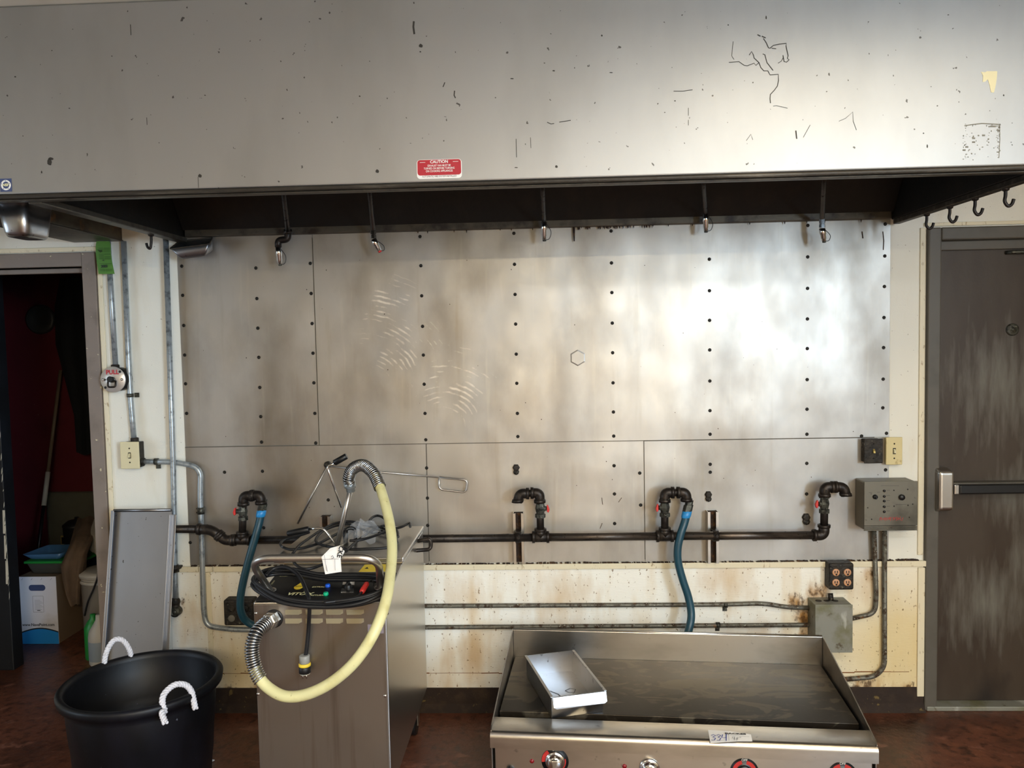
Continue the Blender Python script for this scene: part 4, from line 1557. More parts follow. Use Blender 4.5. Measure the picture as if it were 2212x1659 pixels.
# control panel
b = MB()
c4 = [ons(547, 1291), ons(834, 1295), ons(833, 1240), ons(580, 1238)]
c4[0].x = c4[3].x = VX0 + .004
c4[1].x = c4[2].x = VX1 - .004
c4[0].y, c4[1].y = VF + .008, VF + .008
c4[0].z = c4[1].z = zs(VF + .008)
b.prism([p + SN * .0006 for p in c4], SN * .005)
cp = b.build('control_panel', m_blackpl, vm, bevel=.002)
PL = .0062


def ptext(s, size, px, py, m, bold=0, shear=0, align='CENTER', sx=1.):
    text(s, size, ons(px, py, PL), X, SY, 'lettering', m, cp, bold, align, shear, lift=.0002, sx=sx)


ptext('VITO', .026, 640, 1283, m_cream_print, .0007, .25, sx=1.05)
ptext('X', .026, 668, 1283, m_cream_print, .0007, .25, sx=1.05)
ptext('\u00ae', .010, 658, 1278, m_cream_print)
ptext('EXTRACT', .0115, 690, 1268, m_cream_print, .0002, .25)
ptext('RETURN', .0115, 685, 1286, m_cream_print, .0002, .25)
ptext('POWER', .0085, 692, 1251, m_cream_print, 0, .25)
ptext('RETURN', .0075, 612, 1245, m_cream_print, 0, .2)
text('EXTRACT', .0075, ons(590, 1258, PL), SY, -X, 'lettering', m_cream_print, cp, .0, lift=.0002)
b = MB()
d0 = ons(645, 1268, PL)
drop = []
for k in range(24):
    a = 2 * math.pi * k / 24
    rr = .015
    x_, y_ = rr * math.sin(a), -rr * math.cos(a)
    if y_ > .003:
        f = (y_ - .003) / (rr - .003)
        x_ *= (1 - f) * .9
        y_ = .003 + f * .034
    drop.append(d0 + X * x_ + SY * y_ * 1.25)
b.prism(drop, SN * .0006)
b.build('drop_logo', m_yellow, cp)
text('VITO', .0105, ons(645, 1267, PL + .001), X, SY, 'lettering', m_ink, cp, .0003, shear=.25)
for x, y, mm in ((708, 1267, m_blueb), (704, 1285, m_greenb)):
    b = MB()
    b.lathe([(.0085, 0), (.0085, .006), (.007, .009), (0, .0095)], ons(x, y, PL), SN, 18)
    b.build('push_button', mm, cp)
b = MB()
q4 = [ons(736, 1281, PL), ons(764, 1281, PL), ons(766, 1257, PL), ons(741, 1257, PL)]
b.prism(q4, SN * .001)
b.build('switch_plate', m_chrome, cp)
b = MB()
c_ = ons(752, 1268, PL + .001)
b.lathe([(.013, 0), (.012, .006), (.010, .010), (0, .010)], c_, SN, 18)
b.box(-.004, .004, -.014, .014, .009, .018, Matrix.Translation(c_))
b.build('rotary_switch', m_blackpl, cp)
b = MB()
flat(b, [ons(x, y) for x, y in ((775, 1235), (845, 1234), (846, 1219), (788, 1220))], SN, .0008)
b.build('warning_sticker', m_yellow, vm)
b = MB()
for u in (.25, .75):
    p = ons(778 + 58 * u, 1227, .0012)
    b.prism([p - X * .007 - SY * .006, p + X * .007 - SY * .006, p + SY * .008], SN * .0003)
b.build('warning_triangle', m_ink, vm)
# handle bar
HYb = -1.0
hb = bend([ons(583, 1276, .006), at(537, 1206, HYb), at(818, 1204, HYb), ons(822, 1270, .006)], .075, 10)
MB().tube(hb, .0122, 16).build('handle_bar', m_bar, vm)
b = MB()
for q in (ons(583, 1276, .006), ons(822, 1270, .006)):
    b.lathe([(.021, 0), (.021, .003), (.013, .004)], q, SN, 16, cap0=True)
b.build('handle_flange', m_steel, vm)
# side bracket handle, dark tube beside the lid
b = MB()
b.tube(bend([at(896, 1170, -.30), at(931, 1163, -.30), at(931, 1187, -.30), at(886, 1190, -.36)], .02), .0078, 10)
b.build('side_handle', m_iron, vm)
# small lid handle
b = MB()
pA, pB = atz(747, 1172, .868), atz(768, 1170, .868)
b.tube(bend([pA, pA + Z * .055, pB + Z * .055, pB], .02), .007, 10)
b.cyl(pA, pA + Z * .05, .010, 12)
b.build('lid_handle', m_blackpl, vm)

# inlet fitting, hose, springs, wand
HP = [(757, 1046, -.50), (753, 1034, -.51), (762, 1013, -.53), (784, 1005, -.57), (805, 1020, -.62), (818, 1045, -.66), (831, 1085, -.72), (842, 1132, -.79), (847, 1180, -.86), (844, 1232, -.94), (834, 1296, -1.05),
      (809, 1365, -1.12), (768, 1428, -1.14), (716, 1474, -1.14), (662, 1500, -1.13), (616, 1504, -1.12), (580, 1486, -1.10), (558, 1460, -1.09), (546, 1425, -1.08), (545, 1393, -1.07), (555, 1366, -1.05), (573, 1348, -1.01), (590, 1337, -.962)]
path = spline([at(*q) for q in HP], 12)
N1, N2 = 12 * 5, 12 * 17
MB().tube(path[N1 - 8:N2 + 8], .0172, 16).build('suction_hose', m_creamhose, vm)


def coil(name, pts, r, wire, pitch):
    """spring wound along pts"""
    L_ = [0]
    for i in range(1, len(pts)):
        L_.append(L_[-1] + (pts[i] - pts[i - 1]).length)
    fr = frames(pts)
    out = []
    seg = 12
    n = int(L_[-1] / pitch * seg)
    j = 0
    for k in range(n + 1):
        s_ = L_[-1] * k / n
        while j < len(pts) - 2 and L_[j + 1] < s_:
            j += 1
        t = (s_ - L_[j]) / max(L_[j + 1] - L_[j], 1e-9)
        p = pts[j].lerp(pts[j + 1], t)
        u = fr[j][0].lerp(fr[j + 1][0], t).normalized()
        w = fr[j][1].lerp(fr[j + 1][1], t).normalized()
        a = 2 * math.pi * k / seg
        out.append(p + (u * math.cos(a) + w * math.sin(a)) * r)
    MB().tube(out, wire, 5).build(name, m_spring, vm)


coil('bend_spring', path[:N1 + 4], .0205, .0032, .0085)
coil('bend_spring', path[N2 - 4:len(path) - 10], .0205, .0030, .0080)
MB().tube(path[2:N1], .0165, 12).build('hose_core', m_rubber, vm)
MB().tube(path[N2:len(path) - 2], .0165, 12).build('hose_core', m_rubber, vm)
e0, e1 = path[-1], path[-10]
ax = (e1 - e0).normalized()
b = MB()
b.lathe([(.018, -.004), (.0265, -.002), (.0265, .014), (.022, .015), (.022, .019), (.0255, .020), (.0255, .034), (.021, .036), (.021, .046)], e0, ax, 6, False, True, True)
b.build('inlet_nut', m_valve if False else m_steel, vm)
b = MB()
b.lathe([(.026, .0), (.030, .0), (.030, .003), (.026, .004), (0, .004)], at(592, 1336, VF - .004), FACE, 22)
b.build('inlet_hole', m_blackpl, vm)
# wand with two grips
WY = -.50
wt, wb = at(757, 1056, WY), at(727, 1184, WY)
b = MB()
b.tube([wb - Z * .0, wb.lerp(wt, .6), wt], [.0098, .0098, .0098], 14)
b.build('wand_tube', m_bar, vm)
b = MB()
b.lathe([(.0115, -.012), (.0165, -.010), (.0165, .004), (.0225, .006), (.0225, .022), (.018, .024)], wt, (path[6] - wt).normalized(), 18)
b.build('wand_collar', m_galv, vm)
b = MB()
b.tube(bend([at(724, 1000, WY), at(706, 1008, WY), at(738, 1096, WY)], .015), .0044, 8)
b.tube(bend([at(668, 1143, WY), at(697, 1140, WY), at(729, 1180, WY)], .02), .0044, 8)
b.build('grip_rod', m_chrome, vm)
for a_, c_ in (((722, 1000), (749, 985)), ((621, 1153), (668, 1143))):
    p, q = at(a_[0], a_[1], WY), at(c_[0], c_[1], WY)
    b = MB()
    b.tube([p, p.lerp(q, .05), p.lerp(q, .95), q], [.0095, .0118, .0118, .009], 14)
    b.build('grip', m_blackpl, vm)

# power cord wound round the handle bar
pc = thing('power_cord', 'thick black power cord wound round the machine handle', 'cord', tuple(at(657, 1455, VF - .02)))
base = [(549, 1262, -.93), (575, 1240, -.83), (625, 1238, -.81), (700, 1250, -.815), (785, 1250, -.82), (838, 1258, -.87), (826, 1282, -.955), (770, 1302, -.985), (690, 1308, -.990), (605, 1297, -.985)]
random.seed(31)
for k, (dy, dr) in enumerate(((0, 0), (-9, 4), (-16, -2), (8, 7), (4, -6))):
    b = MB()
    pts = []
    for i, (x, y, d) in enumerate(base):
        cx_ = 692 + (x - 692) * (1 + dr * .004)
        yy_ = y + (dy * .5 if i in (2, 3, 4) else dy * .55 if i in (7, 8, 9) else dy * .6) + random.uniform(-2, 2)
        p = at(cx_, yy_, d - .004 * k - random.uniform(0, .006))
        p.z = max(p.z, (zs(p.y) if p.y > VF else 0) + .012 + .003 * k)
        pts.append(p)
    b.tube(spline(pts, 8, True), .0062, 8, closed=True)
    b.build('cord_loop', m_rubber, pc)
b = MB()
b.tube(spline([at(574, 1244, -.90), at(592, 1228, -.87), at(620, 1226, -.87), at(645, 1243, -.89), at(660, 1272, -.94), at(668, 1300, -.998), at(667, 1350, -.975), at(663, 1395, -.972), at(659, 1424, -.972)], 8), .0064, 10)
b.build('cord_tail', m_rubber, pc)
q = at(657.5, 1415, -.975)
for nm, h0_, h1_, r_, mm in (('plug_cap', 0, .026, .0165, mat('plug_grey', '#8d8c86', .5)), ('plug_ring', .026, .036, .0195, m_yellow), ('plug_body', .036, .058, .0190, m_rubber), ('plug_face', .058, .062, .0165, mat('plug_pale', '#b9b8b0', .5))):
    b = MB()
    b.lathe([(r_ * .86, h0_), (r_, h0_ + .002), (r_, h1_ - .001), (r_ * .94, h1_)], q, -Z, 20, cap0=True, cap1=True)
    b.build(nm, mm, pc)
b = MB()
for dx, dy_ in ((-.006, -.004), (.006, -.004), (0, .006)):
    b.cyl(q + Vector((dx, dy_, -.062)), q + Vector((dx, dy_, -.075)), .0022, 8)
b.build('plug_pin', m_chrome, pc)
rc = thing('red_cord_connector', 'small red plug connector at the machine control panel', 'connector', tuple(ons(782, 1280, .01)))
a_, c_ = ons(781, 1280, .018), ons(793, 1260, .024)
MB().tube([a_, a_.lerp(c_, .1), a_.lerp(c_, .9), c_], [.006, .0095, .0095, .007], 8).build('connector_body', m_redpl, rc)
MB().tube(spline([a_, ons(770, 1290, .02), ons(745, 1296, .024), ons(700, 1302, .03)], 6), .0045, 8).build('connector_lead', m_rubber, rc)
MB().tube(spline([c_, c_ + Vector((.012, .01, .01)), c_ + Vector((.022, .002, .0)), c_ + Vector((.024, -.012, -.004))], 6), .002, 6).build('wire', m_rubber, rc)

# thinner cord piled on the lid
lc = thing('lid_cord', 'thin black cord piled loosely on the machine lid', 'cord', tuple(atz(720, 1150, .867)))
z0 = .874
for pts in ([(609, 1181), (629, 1187), (661, 1182), (690, 1173), (723, 1156), (755, 1139), (791, 1132), (826, 1141), (850, 1150)],
            [(632, 1196), (647, 1178), (670, 1161), (699, 1142), (726, 1130), (762, 1127), (799, 1138), (826, 1147), (852, 1158), (858, 1172)],
            [(609, 1181), (606, 1174), (615, 1166), (640, 1159), (668, 1150)],
            [(706, 1180), (686, 1173), (683, 1163), (697, 1148), (725, 1136), (752, 1132), (775, 1140), (800, 1150), (830, 1152)],
            [(706, 1180), (748, 1186), (790, 1186), (828, 1184), (856, 1180)],
            [(747, 1191), (770, 1170), (806, 1145), (830, 1136), (856, 1145), (860, 1160)],
            [(755, 1168), (780, 1166), (808, 1158), (838, 1146), (868, 1138), (884, 1130), (886, 1138)],
            [(797, 1126), (805, 1117), (817, 1114), (830, 1120), (838, 1134)],
            [(632, 1196), (634, 1212), (642, 1222), (655, 1229), (676, 1227), (698, 1219), (720, 1212)]):
    b = MB()
    z0 += .0035
    P_ = [atz(x, y, z0 if y < 1205 else .868) for x, y in pts]
    b.tube(spline(P_, 6), .0052, 8)
    b.build('cord_strand', m_rubber, lc)
# crumpled clear bag
cbg = thing('clear_plastic_bag', 'crumpled clear plastic bag lying among the cords on the lid', 'bag', tuple(atz(785, 1172, .868)))
b = MB()
random.seed(8)
gx = [(757, 1128), (797, 1126), (811, 1150), (806, 1176), (770, 1178)]
n_ = 9
c0 = atz(784, 1165, .868)
vs = []
for i in range(n_):
    for j in range(n_):
        u, v = i / (n_ - 1) - .5, j / (n_ - 1) - .5
        h = max(0, .075 * (1 - 2.6 * (u * u + v * v))) * random.uniform(.5, 1.2)
        vs.append(c0 + Vector((u * .12 + random.uniform(-.006, .006), v * .20 + random.uniform(-.006, .006), .006 + h)))
b.add(vs, [(i * n_ + j, (i + 1) * n_ + j, (i + 1) * n_ + j + 1, i * n_ + j + 1) for i in range(n_ - 1) for j in range(n_ - 1)])
b.build('bag_film', m_clear, cbg)

# auction tag on the handle bar
pt2 = thing('hanging_lot_tag', 'creased white paper lot tag tied to the handle bar', 'tag', tuple(at(718, 1240, -1.03)))
kq = lambda x, y, d: at(560 + x * 300 / 2074, 1080 + y * 240 / 1659, d)
b = MB()
F1 = [kq(1060, 720, -1.012), kq(1205, 680, -1.01), kq(1275, 770, -1.016), kq(1215, 880, -1.024), kq(930, 850, -1.026)]
F2 = [kq(930, 850, -1.026), kq(1215, 880, -1.024), kq(1230, 1072, -1.034), kq(985, 1110, -1.034)]
n_ = Vector((0, .0006, 0))
for F in (F1, F2):
    b.prism(F, n_)
b.build('tag_paper', m_paper, pt2)
text('CKER', .021, kq(1205, 800, -1.021), (-.25, 0, -1), (1, 0, -.25), 'lettering', m_ink, pt2, .0006, lift=.002)
b = MB()
for (p_, q2) in (((970, 820), (1010, 1060)), ((1130, 880), (1135, 1050)), ((940, 890), (1190, 880)), ((980, 900), (1020, 1070))):
    strip(b, [kq(p_[0], p_[1], -1.0365), kq(q2[0], q2[1], -1.0365)], .0009, FACE, .0004)
strip(b, [kq(1075, 850, -1.0365), kq(1095, 830, -1.0365), kq(1115, 865, -1.0365), kq(1080, 875, -1.0365)], .0022, FACE, .0004)
stuff(b.build('tag_print', mat('tag_grey_print', '#6c6466', .7), pt2))
MB().tube(spline([kq(1200, 690, -1.008), kq(1260, 660, -.95), kq(1180, 640, -.80)], 6), .0008, 5).build('tie_wire', m_chrome, pt2)


# ================================================================== GRIDDLE
GW = 1.222
go = atz(1058, 1583, .352)
gd = thing('countertop_griddle', 'wide stainless countertop griddle standing on the floor', 'griddle', (go.x, go.y, 0), R(-4.4))
LZ = .352
B_ = lambda: MB()
B_().box(.012, GW - .012, .030, .655, .10, .30).build('body', m_griddle, gd, local=True, bevel=.003)
# front ledge with a rolled nose
prof = [(.118, LZ - .003), (.112, LZ)]
for k in range(9):
    a = R(90 + 90 * k / 8)
    prof.append((.022 + .020 * math.cos(a), LZ - .020 + .020 * math.sin(a)))
prof += [(.002, LZ - .052), (.010, LZ - .056), (.118, LZ - .056)]
b = MB()
n_ = len(prof)
vs = [(x, y, z) for x in (0, GW) for (y, z) in prof]
b.add(vs, [(i, (i + 1) % n_, n_ + (i + 1) % n_, n_ + i) for i in range(n_)], True)
b.add(vs[:n_], [tuple(range(n_))])
b.add(vs[n_:], [tuple(range(n_))])
lg = b.build('front_ledge', m_griddle, gd, local=True)
md = lg.modifiers.new('edge', 'EDGE_SPLIT')
md.split_angle = R(35)
B_().box(.012, GW - .012, .118, .165, .30, .322).build('grease_trough', m_trough, gd, local=True)
B_().box(.010, GW - .010, .165, .640, .30, LZ - .004).build('griddle_plate', m_plate, gd, local=True, bevel=.002)
B_().box(.004, GW - .004, .640, .648, .30, LZ + .108).build('back_splash', m_griddle, gd, local=True, bevel=.002)
b = MB()
b.tube([(.004, .650, LZ + .108), (GW - .004, .650, LZ + .108)], .004, 8)
b.build('splash_hem', m_griddle, gd, local=True)
for xx in (0, GW - .004):
    b = MB()
    b.prism([(xx, .020, LZ - .045), (xx, .012, LZ + .002), (xx, .030, LZ + .012), (xx, .30, LZ + .060), (xx, .62, LZ + .106), (xx, .650, LZ + .108), (xx, .655, LZ + .10), (xx, .655, .12), (xx, .03, .12)], (.004, 0, 0))
    b.build('side_splash', m_griddle, gd, local=True, bevel=.001)
B_().box(.012, GW - .012, .0245, .0295, .11, LZ - .061).build('front_panel', m_griddle, gd, local=True, bevel=.002)
for x in (.05, GW - .05):
    for y in (.08, .60):
        b = MB()
        b.lathe([(.018, .1), (.018, .04), (.024, .035), (.024, .0)], (x, y, 0), Z, 16, cap0=True, cap1=True)
        b.build('leg', m_blackpl, gd, local=True)
b = MB()
b.box(.255, .33, .1185, .150, .3225, .3255)
b.build('trough_slot', m_chrome, gd, local=True, bevel=.001)
FYG = .0245
ginv = ROOTM[gd].inverted()


def gfront(px, py):
    d = ginv.to_3x3() @ ray(px, py)
    o = ginv @ CAM
    return o + d * ((FYG - o.y) / d.y)


for i, (px, py) in enumerate(((1199, 1644), (1403, 1659), (1608, 1667), (1820, 1675))):
    c = gfront(px, py)
    dial = None
    if i != 1:
        b = MB()
        b.lathe([(.0, 0), (.045, 0), (.045, .0012), (0, .0012)], (c.x, FYG, c.z), FACE, 36)
        dial = b.build('dial_plate', m_blackpl, gd, local=True)
        b = MB()
        for a0, a1 in ((18, 70), (112, 168)) if i == 0 else ((20, 78), (104, 165)):
            o_, i_ = [], []
            for k in range(9):
                a = R(a0 + (a1 - a0) * k / 8)
                if i == 0:
                    a = R((-60, 0)[0] + 75 * k / 8) if a0 == 18 else R(125 + 60 * k / 8)
                    ro, ri = (.036, .033) if a0 == 18 else (.044, .032)
                else:
                    ro, ri = .038, .026
                o_.append(Vector((c.x + ro * math.cos(a), FYG - .0013, c.z + ro * math.sin(a))))
                i_.append(Vector((c.x + ri * math.cos(a), FYG - .0013, c.z + ri * math.sin(a))))
            b.prism(o_ + i_[::-1], (0, -.0004, 0))
        b.build('dial_red_zone', m_dialred, dial, local=True)
        text('OFF', .011, (c.x, FYG - .0014, c.z + .039), X, Z, 'lettering', m_white, dial, 0, local=True)
    if i < 2:
        b = MB()
        b.lathe([(.033, .0012), (.033, .004), (.030, .007), (.024, .008), (.0235, .020), (.021, .024), (0, .024)], (c.x, FYG, c.z), FACE, 32)
        kn = b.build('knob', m_chrome, gd, local=True)
        b = MB()
        b.prism([(c.x - .010, FYG - .0243, c.z + .019), (c.x + .010, FYG - .0243, c.z + .019), (c.x + .007, FYG - .0243, c.z), (c.x + .007, FYG - .0243, c.z - .019), (c.x - .007, FYG - .0243, c.z - .019), (c.x - .007, FYG - .0243, c.z)], (0, -.012, 0))
        b.build('knob_grip', m_steel, kn, local=True, bevel=.002)
    else:
        b = MB()
        b.lathe([(.022, .0014), (.022, .006), (.018, .009), (.008, .009), (.008, .02), (0, .02)], (c.x, FYG, c.z), FACE, 24)
        b.build('bare_stem', m_blackpl, gd, local=True)
for px, py in ((1149, 1644), (1349, 1655)):
    c = gfront(px, py)
    b = MB()
    b.lathe([(.0075, 0), (.0075, .001), (.006, .0012), (.0055, .004), (0, .005)], (c.x, FYG, c.z), FACE, 14)
    b.build('indicator_lamp', m_reddark, gd, local=True)
c = gfront(1103, 1662)
b = MB()
b.lathe([(.014, 0), (.014, .010), (.011, .014), (0, .014)], (c.x, FYG, c.z), FACE, 12)
b.build('pilot_knob', m_blackpl, gd, local=True)

# lot tag on the ledge
tk = thing('griddle_lot_tag', 'white paper lot tag marked 334 on the griddle ledge', 'tag', tuple(atz(1577, 1592, LZ + .001)))
uq = lambda x, y, z: atz(1480 + x * 520 / 2212, 1340 + y * 319 / 1357, z)
b = MB()
PA = [uq(210, 1008, LZ + .0012), uq(410, 1020, LZ + .004), uq(605, 1050, LZ + .006), uq(618, 1112, LZ + .003), uq(480, 1112, LZ + .001), uq(232, 1128, LZ + .0012)]
b.prism(PA, (0, 0, .0007))
b.build('tag_paper', m_paper, tk)
tx = (uq(605, 1082, LZ) - uq(220, 1068, LZ)).normalized()
ty = Z.cross(tx)


def tmark(pts, w, m, nm):
    b = MB()
    for P_ in pts:
        strip(b, [uq(x, y, LZ + .0065) for x, y in P_], w, Z, .0006)
    return stuff(b.build(nm, m, tk))


tmark([[(238, 1058), (262, 1050), (280, 1060), (255, 1073), (280, 1085), (268, 1103), (240, 1100)], [(288, 1058), (310, 1050), (328, 1060), (303, 1074), (328, 1086), (316, 1104), (292, 1102)],
       [(345, 1050), (336, 1080), (378, 1078)], [(378, 1045), (378, 1108)]], .0028, m_blueink, 'marker_number')
tmark([[(440, 1070), (432, 1085), (458, 1085)], [(455, 1070), (452, 1102)], [(488, 1076), (470, 1082), (486, 1092), (474, 1102), (466, 1096), (490, 1080)], [(503, 1072), (500, 1078)], [(512, 1072), (509, 1078)]], .0012, m_ink, 'pen_size_note')
text('BACKES', .0125, uq(462, 1043, LZ + .0066), tx, ty, 'lettering', m_ink, tk, .0005, lift=.0005, sx=1.5)
tmark([[(398, 1045), (403, 1108)], [(410, 1060), (590, 1070)], [(290, 1106), (360, 1103)]], .0007, m_ink, 'printed_lines')

# ================================================================== DRIP TRAY ON THE GRIDDLE
bz = LZ - .0035
rim = [atz(1134, 1416, .43), atz(1233, 1405, .43), atz(1307, 1492, .43), atz(1200, 1508, .43)]
cen = sum(rim, Vector()) / 4
ang = math.atan2(rim[1].y - rim[0].y, rim[1].x - rim[0].x)
pw, pl_, phh = .182, .372, .43 - bz
dt = thing('drip_tray', 'rectangular steel drip tray lying on the griddle plate', 'tray', (cen.x, cen.y, bz), ang)
th = .0018
w2, l2 = pw / 2, pl_ / 2
B_().box(-w2, w2, -l2 + .02, l2, .0005, .0005 + th).build('tray_floor', m_pan, dt, local=True)
for sx_ in (-1, 1):
    b = MB()
    b.box(sx_ * w2 - th / 2, sx_ * w2 + th / 2, -l2 + .02, l2, .0005, phh)
    b.box(sx_ * (w2 + .004) - .005, sx_ * (w2 + .004) + .005, -l2, l2, phh, phh + th)
    b.build('tray_side', m_pan, dt, local=True, bevel=.0006)
B_().box(-w2, w2, l2 - th, l2, .0005, phh).build('tray_back', m_pan, dt, local=True)
b = MB()
b.prism([(-w2, -l2 + .02, .0005), (w2, -l2 + .02, .0005), (w2, -l2 + .002, phh), (-w2, -l2 + .002, phh)], (0, th, 0))
b.build('tray_front', m_pan, dt, local=True)
b = MB()
b.prism([(-w2 - .002, -l2 - .002, phh + .001), (w2 + .006, -l2 - .002, phh + .001), (w2 + .006, -l2 - .012, phh - .030), (w2 - .004, -l2 - .013, phh - .036), (-w2 + .008, -l2 - .013, phh - .036), (-w2 - .002, -l2 - .012, phh - .030)], (0, -.0018, 0))
b.build('tray_lip', m_pan, dt, local=True, bevel=.0006)
b = MB()
strip(b, [(.012, .02, .003), (.035, .035, .003), (.052, .02, .003), (.040, -.002, .003), (.020, .005, .003), (.012, .02, .003)], .0025, Z, .0003)
strip(b, [(-.06, .04, .003), (-.04, .03, .003), (-.02, .0, .003), (-.015, -.04, .003), (-.025, -.07, .003)], .003, Z, .0003)
stuff(b.build('grease_marks', m_ink, dt, local=True))

# ================================================================== TUB
TZ, TR, tc_ = .46, .272, Vector((-1.46, -.735, 0))
tb = thing('rope_handled_tub', 'large black plastic tub with white rope handles', 'tub', tuple(tc_))
b = MB()
prof = [(.0, .004), (.205, .004), (.214, .012), (.226, .16), (.228, .163), (.236, .28), (.238, .283), (.247, .40), (.249, TZ - .032), (.262, TZ - .032), (.270, TZ - .030), (TR, TZ - .018), (TR + .001, TZ - .008), (.267, TZ), (.256, TZ + .001), (.249, TZ - .004), (.245, TZ - .02), (.236, .30), (.231, .298), (.222, .15), (.208, .02), (.0, .02)]
b.lathe(prof, tc_, Z, 64)
b.build('tub_shell', m_tub, tb)


def rope(pts, parent, r=.0095):
    P = spline(pts, 10)
    fr = frames(P)
    o = []
    for s_ in range(3):
        q = []
        L_ = 0
        for i, p in enumerate(P):
            if i:
                L_ += (P[i] - P[i - 1]).length
            a = L_ / .030 * 2 * math.pi + s_ * 2.094
            q.append(p + (fr[i][0] * math.cos(a) + fr[i][1] * math.sin(a)) * r * .62)
        b = MB()
        b.tube(q, r * .52, 8)
        o.append(b)
    m_ = MB()
    for b in o:
        k = len(m_.v)
        m_.v += b.v
        m_.f += [[i + k for i in f] for f in b.f]
        m_.sm += b.sm
    return m_.build('rope_handle', m_rope, parent)


def rimp(px, py, z=TZ, out=0.):
    p = atz(px, py, z)
    d = (p - tc_)
    d.z = 0
    return tc_ + d.normalized() * (.259 + out) + Z * z


a_, c_ = rimp(216, 1426), rimp(277, 1407)
mid = (a_ + c_) / 2
out = (mid - tc_)
out.z = 0
out.normalize()
rope([a_ - Z * .04, a_ + Z * .012, a_.lerp(c_, .22) + Z * .052 + out * .01, a_.lerp(c_, .5) + Z * .070 + out * .016, a_.lerp(c_, .78) + Z * .060 + out * .01, c_ + Z * .015, c_ - Z * .04], tb)
a_, c_ = rimp(347, 1515), rimp(408, 1495)
mid = (a_ + c_) / 2
out = (mid - tc_)
out.z = 0
out.normalize()
oo = out * .022
rope([at(357, 1562, a_.y - .055), at(350, 1540, a_.y - .03), a_ - Z * .022 + oo * .6, a_ + Z * .006, a_.lerp(c_, .15) + Z * .028 - out * .01, a_.lerp(c_, .5) + Z * .042 - out * .012, a_.lerp(c_, .85) + Z * .030 - out * .01, c_ + Z * .006, c_ - Z * .022 + oo * .6, c_ - Z * .050 + oo], tb)
b = MB()
random.seed(6)

# ================================================================== LEANING TRAY
ly0, ly1 = -.325, -.125
tA, tB = at(243, 1104, ly1), at(369, 1101, ly1)
lt = thing('leaning_steel_tray', 'long shallow stainless tray leaning on the wall behind the tub', 'tray', ((tA.x + tB.x) / 2, ly0, 0))
tw = tB.x - tA.x
th_ = tA.z
sl = math.atan2(ly1 - ly0, th_)
Ln = math.hypot(ly1 - ly0, th_)
Mx = Matrix.Translation((tA.x + .005, ly0, .002)) @ Matrix.Rotation(-sl, 4, 'X')
T_ = lambda x0, x1, y0, y1, z0, z1: MB().box(x0, x1, y0, y1, z0, z1, Mx)
T_(0, tw, 0, .002, 0, Ln).build('tray_sheet', m_tray, lt)
b = MB()
b.box(-.001, .012, -.020, -.018, .0, Ln, Mx)
b.box(-.001, .001, -.020, .0, .0, Ln, Mx)
b.build('tray_flange', m_tray, lt, bevel=.001)
b = MB()
b.box(tw - .001, tw + .001, -.020, .0, .0, Ln - .02, Mx)
b.box(tw - .001, tw + .02, .0, .002, 0, Ln - .02, Mx)
b.build('tray_flange', m_tray, lt, bevel=.001)
b = MB()
b.tube([Mx @ Vector((.004, -.006, Ln)), Mx @ Vector((tw, -.006, Ln))], .0065, 10)
b.build('rolled_edge', m_tray, lt)
b = MB()
b.box(.0, tw, -.018, .0, .0, .003, Mx)
b.build('tray_end', m_tray, lt)

# ================================================================== STOREROOM CONTENTS
sy = .78
p0, p1 = atz(46, 1390, 0), atz(137, 1386, 0)
bx0, bx1 = -2.952, -2.735
bh = at(42, 1246, sy).z
ct = thing('white_carton', 'white carton with blue wave foot standing in the dark doorway', 'box', ((bx0 + bx1) / 2, sy + .15, 0))
MB().box(bx0, bx1, sy + .001, sy + .30, 0, bh).build('carton_body', m_cartonbrown, ct, bevel=.003)
MB().box(bx0, bx1, sy - .002, sy + .0008, .0, bh).build('carton_front', m_carton, ct)
b = MB()
w_ = bx1 - bx0
arc = [(bx0 + w_ * k / 12, sy - .0021, .052 + .036 * math.sin(math.pi * (.12 + .72 * k / 12)) ** 1.2) for k in range(13)]
b.prism([(bx0, sy - .0021, 0), (bx1, sy - .0021, 0)] + arc[::-1], (0, -.0006, 0))
b.build('blue_wave', m_cblue, ct)
b = MB()
strip(b, arc, .007, FACE, .001)
b.build('wave_line', m_ink, ct)
text('www.NavePoint.com', .0215, ((bx0 + bx1) / 2 - .003, sy - .0025, .108), X, Z, 'lettering', m_ink, ct, .0005)
b = MB()
hz = bh - .062
b.prism(rrect((bx0 + bx1) / 2, sy - .0021, hz, .094, .034, .016), (0, -.0008, 0))
b.build('hand_hole', m_navy, ct)
b = MB()
lx, lz = (bx0 + bx1) / 2 + .002, .225
for (a0, c0_) in (((-.030, .045), (.030, .045)), ((.030, .045), (.030, -.045)), ((.030, -.045), (-.030, -.045)), ((-.030, -.045), (-.030, .045))):
    strip(b, [(lx + a0[0], sy - .002, lz + a0[1]), (lx + c0_[0], sy - .002, lz + c0_[1])], .0012, FACE, .0006)
for k in range(8):
    strip(b, [(lx - .020, sy - .002, lz + .022 - k * .0075), (lx + .012 + .008 * (k % 3), sy - .002, lz + .022 - k * .0075)], .0010, FACE, .0006)
strip(b, [(lx - .008, sy - .002, lz - .036), (lx + .010, sy - .002, lz - .036)], .004, FACE, .0006)
for k in range(4):
    strip(b, [(bx0 + .022 + k * .055, sy - .002, bh - .018), (bx0 + .030 + k * .055, sy - .002, bh - .008)], .0016, FACE, .0006)
stuff(b.build('carton_print', m_ink, ct))

